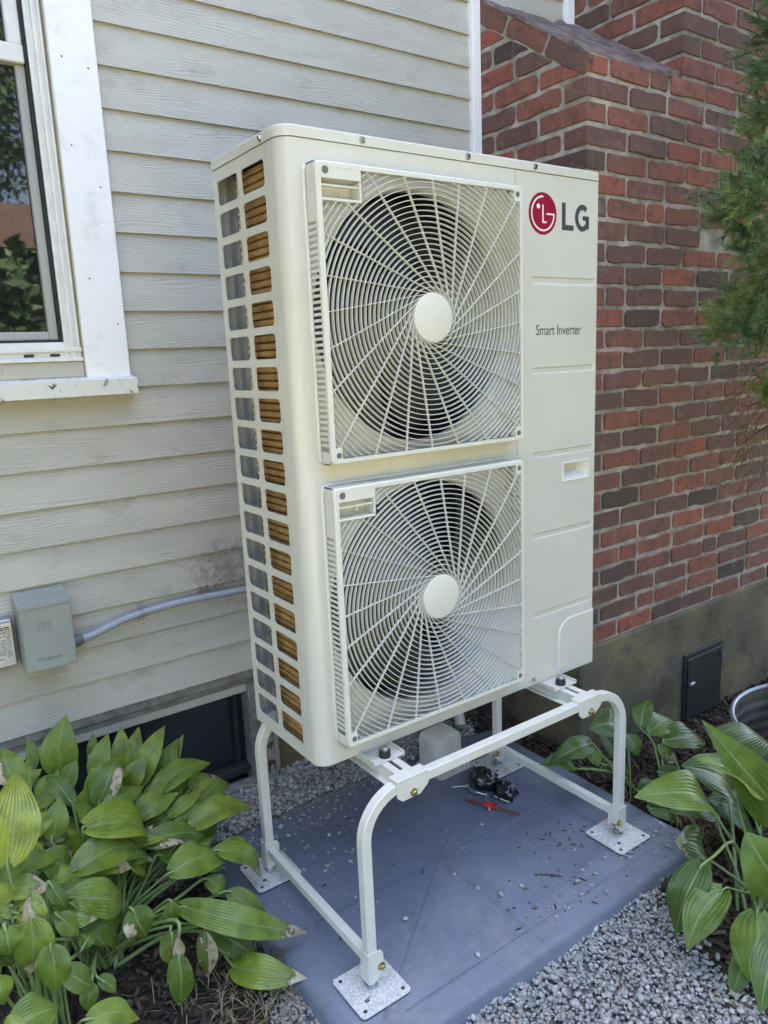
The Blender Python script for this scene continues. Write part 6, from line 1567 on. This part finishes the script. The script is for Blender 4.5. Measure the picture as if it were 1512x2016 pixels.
# ------------------------------------------------------------------ hostas
def leaf_mesh(B, T, W_, Nn, bulge, fold, dry, tone, edge, r_):
    B, T, Nn = Vector(B), Vector(T), Vector(Nn); d = T - B; L = d.length; d.normalize()
    s = d.cross(Nn).normalized(); n = s.cross(d)
    if n.dot(Nn) < 0: n = -n; s = -s
    nu, nv = 10, 14; mb = []; uv = []; dr = []
    tw = r_.uniform(-0.6, 0.6); ph = r_.uniform(0, 6); wav = r_.uniform(0.05, 0.2); side_b = r_.uniform(-0.08, 0.08)
    ep_ = r_.choice((-1, 1)); ec = r_.uniform(0.3, 0.7); tipdroop = r_.uniform(0.0, 0.22)
    for j in range(nv + 1):
        t = j / nv
        w = W_ * 2.66 * max(0.0, t + 0.012) ** 0.56 * (max(0.0, 1 - t)) ** 0.95
        w = max(w, 0.0008)
        c = B + d * (L * t) + n * (bulge * L * math.sin(PI * t ** 0.9) - tipdroop * L * t ** 3) + s * (side_b * L * math.sin(PI * t))
        ang = tw * (t - 0.5)
        sa = s * math.cos(ang) + n * math.sin(ang); na = n * math.cos(ang) - s * math.sin(ang)
        for i in range(nu + 1):
            u = -1 + 2 * i / nu
            lift = fold * w * abs(u) ** 1.3 * (1 - 0.6 * t) - 0.45 * fold * w * u ** 4 + wav * w * u * u * math.sin(9 * t + ph + (1.2 if u > 0 else 0))
            back = -0.10 * L * abs(u) ** 1.6 * max(0, 0.35 - t) / 0.35     # heart-shaped base
            mb.append(c + sa * (u * w * (1 - 0.12 * fold)) + na * lift + d * back * 0.8)
            uv.append(((u + 1) / 2, t))
            if dry <= 0: q = 0
            elif edge: q = dry * max(0, 1.0 - ((u * ep_ - 0.75) / 0.75) ** 2 - ((t - ec) / 0.42) ** 2 * 0.7) + (0.35 * dry if dry > 0.9 else 0)
            else: q = 0.72 * max(0, (t - (1 - dry)) / max(0.05, dry)) ** 0.5 if t > 1 - dry else 0
            dr.append(min(q * 0.95, 1.0))
    me = bpy.data.meshes.new('leaf')
    fs = [(j * (nu + 1) + i, j * (nu + 1) + i + 1, (j + 1) * (nu + 1) + i + 1, (j + 1) * (nu + 1) + i) for j in range(nv) for i in range(nu)]
    me.from_pydata([tuple(v) for v in mb], [], fs)
    ul = me.uv_layers.new(name='UVMap'); li = np.zeros(len(me.loops), np.int32); me.loops.foreach_get('vertex_index', li)
    ul.data.foreach_set('uv', np.array(uv, np.float32)[li].ravel())
    at = me.attributes.new('dry', 'FLOAT', 'POINT'); at.data.foreach_set('value', np.array(dr, np.float32))
    vk = r_.uniform(4.5, 8.5); vo = r_.uniform(0, 1)
    at = me.attributes.new('veins', 'FLOAT', 'POINT'); at.data.foreach_set('value', np.array([abs(a - 0.5) * 2 * vk * (0.75 + 0.25 * b) + vo for a, b in uv], np.float32))
    at = me.attributes.new('tone', 'FLOAT', 'POINT'); at.data.foreach_set('value', np.full(len(mb), min(1, max(0, tone + r_.uniform(-0.08, 0.08))), np.float32))
    me.polygons.foreach_set('use_smooth', [True] * len(fs))
    return me
def hosta(rows, loc, label, seed, grp=None):
    r_ = random.Random(seed)
    rt = thing('hosta_plant', label, 'plant', grp); rt.location = loc
    for (P, B, T, W_, Nn, bulge, fold, dry, tone, mid, edge) in rows:
        child(link('leaf', leaf_mesh(B, T, W_, Nn, bulge, fold, dry, tone, edge, r_), 'leaf'), rt)
        P = Vector(P) + Vector((r_.gauss(0, 0.025), r_.gauss(0, 0.025), 0)); P.z = float(gh(P.x, P.y)) + 0.0
        B_, T_ = Vector(B), Vector(T); dd = (T_ - B_).normalized(); L = (B_ - P).length
        if mid:
            pts = catmull([P, P.lerp(Vector(mid), 0.55) + Vector((0, 0, 0.02)), Vector(mid), B_.lerp(Vector(mid), 0.4), B_, B_ + dd * 0.015], 4)
        else:
            pts = catmull([P, P.lerp(B_, 0.35) + Vector((0, 0, 0.12 * L)), P.lerp(B_, 0.72) + Vector((0, 0, 0.07 * L)), B_ - dd * 0.01, B_ + dd * 0.02], 5)
        k = len(pts); pr = r_.uniform(0.0036, 0.0052)
        child(MB().rtube(pts, pr, 7, scale=[1.15 - 0.6 * i / (k - 1) for i in range(k)]).build('stem', 'petiole', smooth=True), rt)
    return rt
def rows_of(tab, key): return [r for r in tab if r[0] == key]
kA, kB, kC = (-0.44, 0.4, 0.01), (-0.66, 0.5, 0.01), (-0.62, 0.15, 0.01)
hosta(rows_of(LEFT, kA), (-0.44, 0.40, 0), 'wide hosta with scorched drooping leaves sprawling towards the pad', 1)
hosta(rows_of(LEFT, kB), (-0.66, 0.50, 0), 'hosta with broad upright leaves below the electrical box', 2)
hosta(rows_of(LEFT, kC), (-0.62, 0.15, 0), 'hosta with the large yellow green leaf in the front bed', 3)
hosta(RIGHT, (0.99, -0.53, 0), 'hosta with long pale stems at the gravel corner beside the tub', 4)
hosta(rows_of(BACK, (1.19, 0.03, 0.0)), (1.19, 0.03, 0), 'small dark hosta close to the pad edge under the chimney', 5)
hosta(rows_of(BACK, (1.3, -0.06, -0.02)), (1.30, -0.06, 0), 'small dark hosta in front of the iron cleanout door', 6)
# flower stalks of the front left hosta
mb = MB()
fs_ = thing('flower_stalk', 'thin green hosta flower stalks with closed pods', 'stalk') if False else None

# ------------------------------------------------------------------ evergreen at the right
tr = thing('evergreen_tree', 'feathery green conifer hanging in front of the brick chimney', 'tree'); tr.location = (2.62, -0.28, 0)
tpts = catmull([(2.62, -0.28, -0.12), (2.60, -0.27, 0.8), (2.57, -0.25, 1.8), (2.6, -0.26, 3.2), (2.58, -0.25, 4.2)])
child(MB().rtube(tpts, 0.07, 12, scale=[1 - 0.75 * i / (len(tpts) - 1) for i in range(len(tpts))]).build('trunk', 'bark', smooth=True), tr)
br = MB(); nv_, nf_ = [], []; dv_, df_ = [], []
def needles(p, d, L, V_, F_, cnt, nl, wd, curl=0.25):
    d = Vector(d).normalized(); a = d.orthogonal().normalized(); b = d.cross(a)
    for i in range(cnt):
        t = random.random(); an = random.uniform(0, 2 * PI)
        o_ = p + d * (L * t); side = a * math.cos(an) + b * math.sin(an)
        nd_ = (d * random.uniform(0.55, 1.1) + side * random.uniform(0.3, 0.8) + Vector((0, 0, -0.12))).normalized()
        l_ = nl * random.uniform(0.6, 1.2) * (1.1 - 0.4 * t); w = nd_.cross(Vector((random.gauss(0, 1), random.gauss(0, 1), random.gauss(0, 1)))).normalized() * wd
        k = len(V_); V_.extend([o_ - w, o_ + w, o_ + nd_ * l_]); F_.append((k, k + 1, k + 2))
extra = []  # added clumps out of view that shade the right corner
for k in range(60):
    a = random.uniform(-PI, PI); r_0 = random.uniform(0.25, 0.95); z = random.uniform(1.2, 4.3)
    x, y = 2.75 + r_0 * math.cos(a), -0.4 + r_0 * math.sin(a)
    if y > 0.1 or (x < 2.35 and z < 3.0) or x - y * 0.7 < 2.35: continue
    extra.append((x, y, z, 0.16, 0))
for k in range(34):
    extra.append((random.uniform(1.55, 2.7), random.uniform(-0.9, 0.1), random.uniform(3.0, 4.3), 0.17, 0))
for (cx, cy, cz, cr, dead) in CLUMPS + extra:
    c = Vector((cx, cy, cz)); tp = Vector((2.6, -0.27, min(4.0, cz + random.uniform(-0.05, 0.25))))
    out = (c - tp)
    bp_ = catmull([tp, tp.lerp(c, 0.5) + Vector((0, 0, 0.06)), c], 4)
    br.rtube(bp_, 0.009, 6, scale=[1 - 0.75 * i / (len(bp_) - 1) for i in range(len(bp_))])
    od = out.normalized()
    ns = int(48 * max(0.5, cr / 0.1)) if not dead else 12
    for s in range(ns):
        o_ = c + Vector((random.gauss(0, 1), random.gauss(0, 1), random.gauss(0, 1))) * cr * 0.42
        if o_.y > 0.25: o_.y = 0.25 - random.uniform(0, 0.1)
        dd = (od * random.uniform(0.2, 1.0) + Vector((random.gauss(0, 0.5), random.gauss(0, 0.5), random.gauss(0.1, 0.5)))).normalized()
        if dead:
            L = random.uniform(0.08, 0.2); dd = (dd + Vector((-0.2, 0, -0.6))).normalized()
            pts = [o_ + dd * (L * i / 5) + Vector((random.gauss(0, 0.004), random.gauss(0, 0.004), -0.02 * (i / 5) ** 2)) for i in range(6)]
            m_ = MB().rtube(pts, 0.0011, 4); k0 = len(dv_); dv_.extend(m_.v); df_.extend([tuple(q + k0 for q in f) for f in m_.f])
            for q in range(4):
                e_ = (dd + Vector((random.gauss(0, 0.6), random.gauss(0, 0.6), random.gauss(0, 0.6)))).normalized(); p_ = pts[random.randint(1, 4)]
                m_ = MB().rtube([p_, p_ + e_ * 0.03, p_ + e_ * 0.05 + Vector((0, 0, -0.01))], 0.0007, 3); k0 = len(dv_); dv_.extend(m_.v); df_.extend([tuple(qq + k0 for qq in f) for f in m_.f])
        else:
            L = random.uniform(0.05, 0.11)
            needles(o_, dd, L, nv_, nf_, 90, 0.034, 0.0010)
def raw(name, V_, F_, mat, par):
    me = bpy.data.meshes.new(name); me.from_pydata([tuple(v) for v in V_], [], F_); return child(link(name, me, mat), par)
child(br.build('branches', 'bark', smooth=True), tr)
raw('crown', nv_, nf_, 'needle', tr)
raw('dead_twigs', dv_, df_, 'dead_twig', tr)

# ------------------------------------------------------------------ what lies behind the camera (seen in the window glass), plus unseen plants added for shade
nh = thing('neighbour_house', 'neighbouring house with a brown shingle roof reflected in the window', 'house'); nh.location = (1.0, -9.5, 0)
child(MB().box(-5, 7, -14, -8.2, -0.1, 3.1).build('wall', 'bark'), nh)
child(recalc(MB().prism([(-14.5, 3.05), (-7.8, 3.05), (-11.0, 4.2)], lambda a, b, d: (d, a, b), -5.4, 7.4).build('roof', 'roof_brown')), nh)
def leafy(name, label, loc, h, r, cnt, seed, grp):
    r_ = np.random.default_rng(seed); rt = thing(name, label, 'tree', grp); rt.location = loc
    x, y, z = loc
    child(MB().rtube([(x, y, z - 0.1), (x + 0.1, y, z + h * 0.35), (x, y, z + h * 0.75)], 0.16, 10, scale=[1, 0.8, 0.3]).build('trunk', 'bark', smooth=True), rt)
    cc = r_.normal(0, 1, (26, 3)); cc /= np.linalg.norm(cc, axis=1)[:, None]; cc *= r_.uniform(0.3, 0.9, (26, 1)) * np.array([r, r, h * 0.32]); cc += np.array([x, y, z + h * 0.66])
    pos = cc[r_.integers(0, 26, cnt)] + r_.normal(0, 1, (cnt, 3)) * r * 0.2
    q = r_.normal(0, 1, (cnt, 3)); q /= np.linalg.norm(q, axis=1)[:, None]; w = r_.normal(0, 1, (cnt, 3)); w -= q * (w * q).sum(1)[:, None]; w /= np.linalg.norm(w, axis=1)[:, None]
    s = r_.uniform(0.06, 0.13, (cnt, 1))
    V_ = np.stack([pos - q * s, pos + w * s * 0.5, pos + q * s, pos - w * s * 0.5], 1).reshape(-1, 3)
    F_ = (np.arange(cnt)[:, None] * 4 + np.arange(4)[None]).tolist()
    raw('crown', V_.tolist(), F_, 'tree_leaf', rt)
leafy('broadleaf_tree', 'tall leafy tree rising behind the neighbouring roof', (0.8, -15.6, 0), 10.5, 3.4, 16000, 11, 'trees behind the neighbouring house')
leafy('broadleaf_tree', 'broad leafy tree at the left end of the neighbouring roof', (-4.0, -15.8, 0), 9.5, 3.2, 14000, 12, 'trees behind the neighbouring house')
leafy('broadleaf_tree', 'leafy tree at the right end of the neighbouring roof', (6.5, -15.4, 0), 9.8, 3.2, 14000, 13, 'trees behind the neighbouring house')
leafy('garden_shrub', 'rounded shrub before the middle of the neighbouring house wall', (0.5, -7.0, 0), 2.9, 1.0, 6000, 14, None)
leafy('garden_shrub', 'wide shrub before the left end of the neighbouring house wall', (-2.2, -7.0, 0), 2.7, 1.1, 6000, 15, None)
leafy('garden_shrub', 'shrub before the right end of the neighbouring house wall', (3.0, -7.0, 0), 2.8, 1.1, 6000, 16, None)
leafy('garden_shrub', 'tall unseen shrub right of the tub added to shade the chimney corner', (2.15, -1.3, 0), 3.2, 0.72, 15000, 17, None)  # out of view, added to block light on the right corner
leafy('garden_shrub', 'low dense unseen shrub beside the tub added to shade the bed', (1.82, -1.08, 0), 1.25, 0.42, 9000, 22, None)  # unseen, added to cut the light below the tall shrub's crown
leafy('broadleaf_tree', 'unseen leafy tree on the lawn beyond the tub added for its shade', (3.4, -2.4, 0), 5.2, 1.5, 16000, 21, None)  # added out of frame to darken the lower right
leafy('shading_tree', 'unseen leafy tree nearest the house corner added to block light from the left', (-3.3, 0.0, 0), 4.6, 1.3, 12000, 18, 'added shading trees left of the house')  # added occluder out of view, darkens the left-facing sides
leafy('shading_tree', 'unseen leafy tree nearest the lawn added to block light from the left', (-3.5, -2.4, 0), 4.4, 1.3, 12000, 19, 'added shading trees left of the house')  # second unseen occluder added on the left
# every material slot exists; report size
print('objects', len(bpy.data.objects), 'tris', sum(sum(len(p.vertices) - 2 for p in me_.polygons) for me_ in bpy.data.meshes))
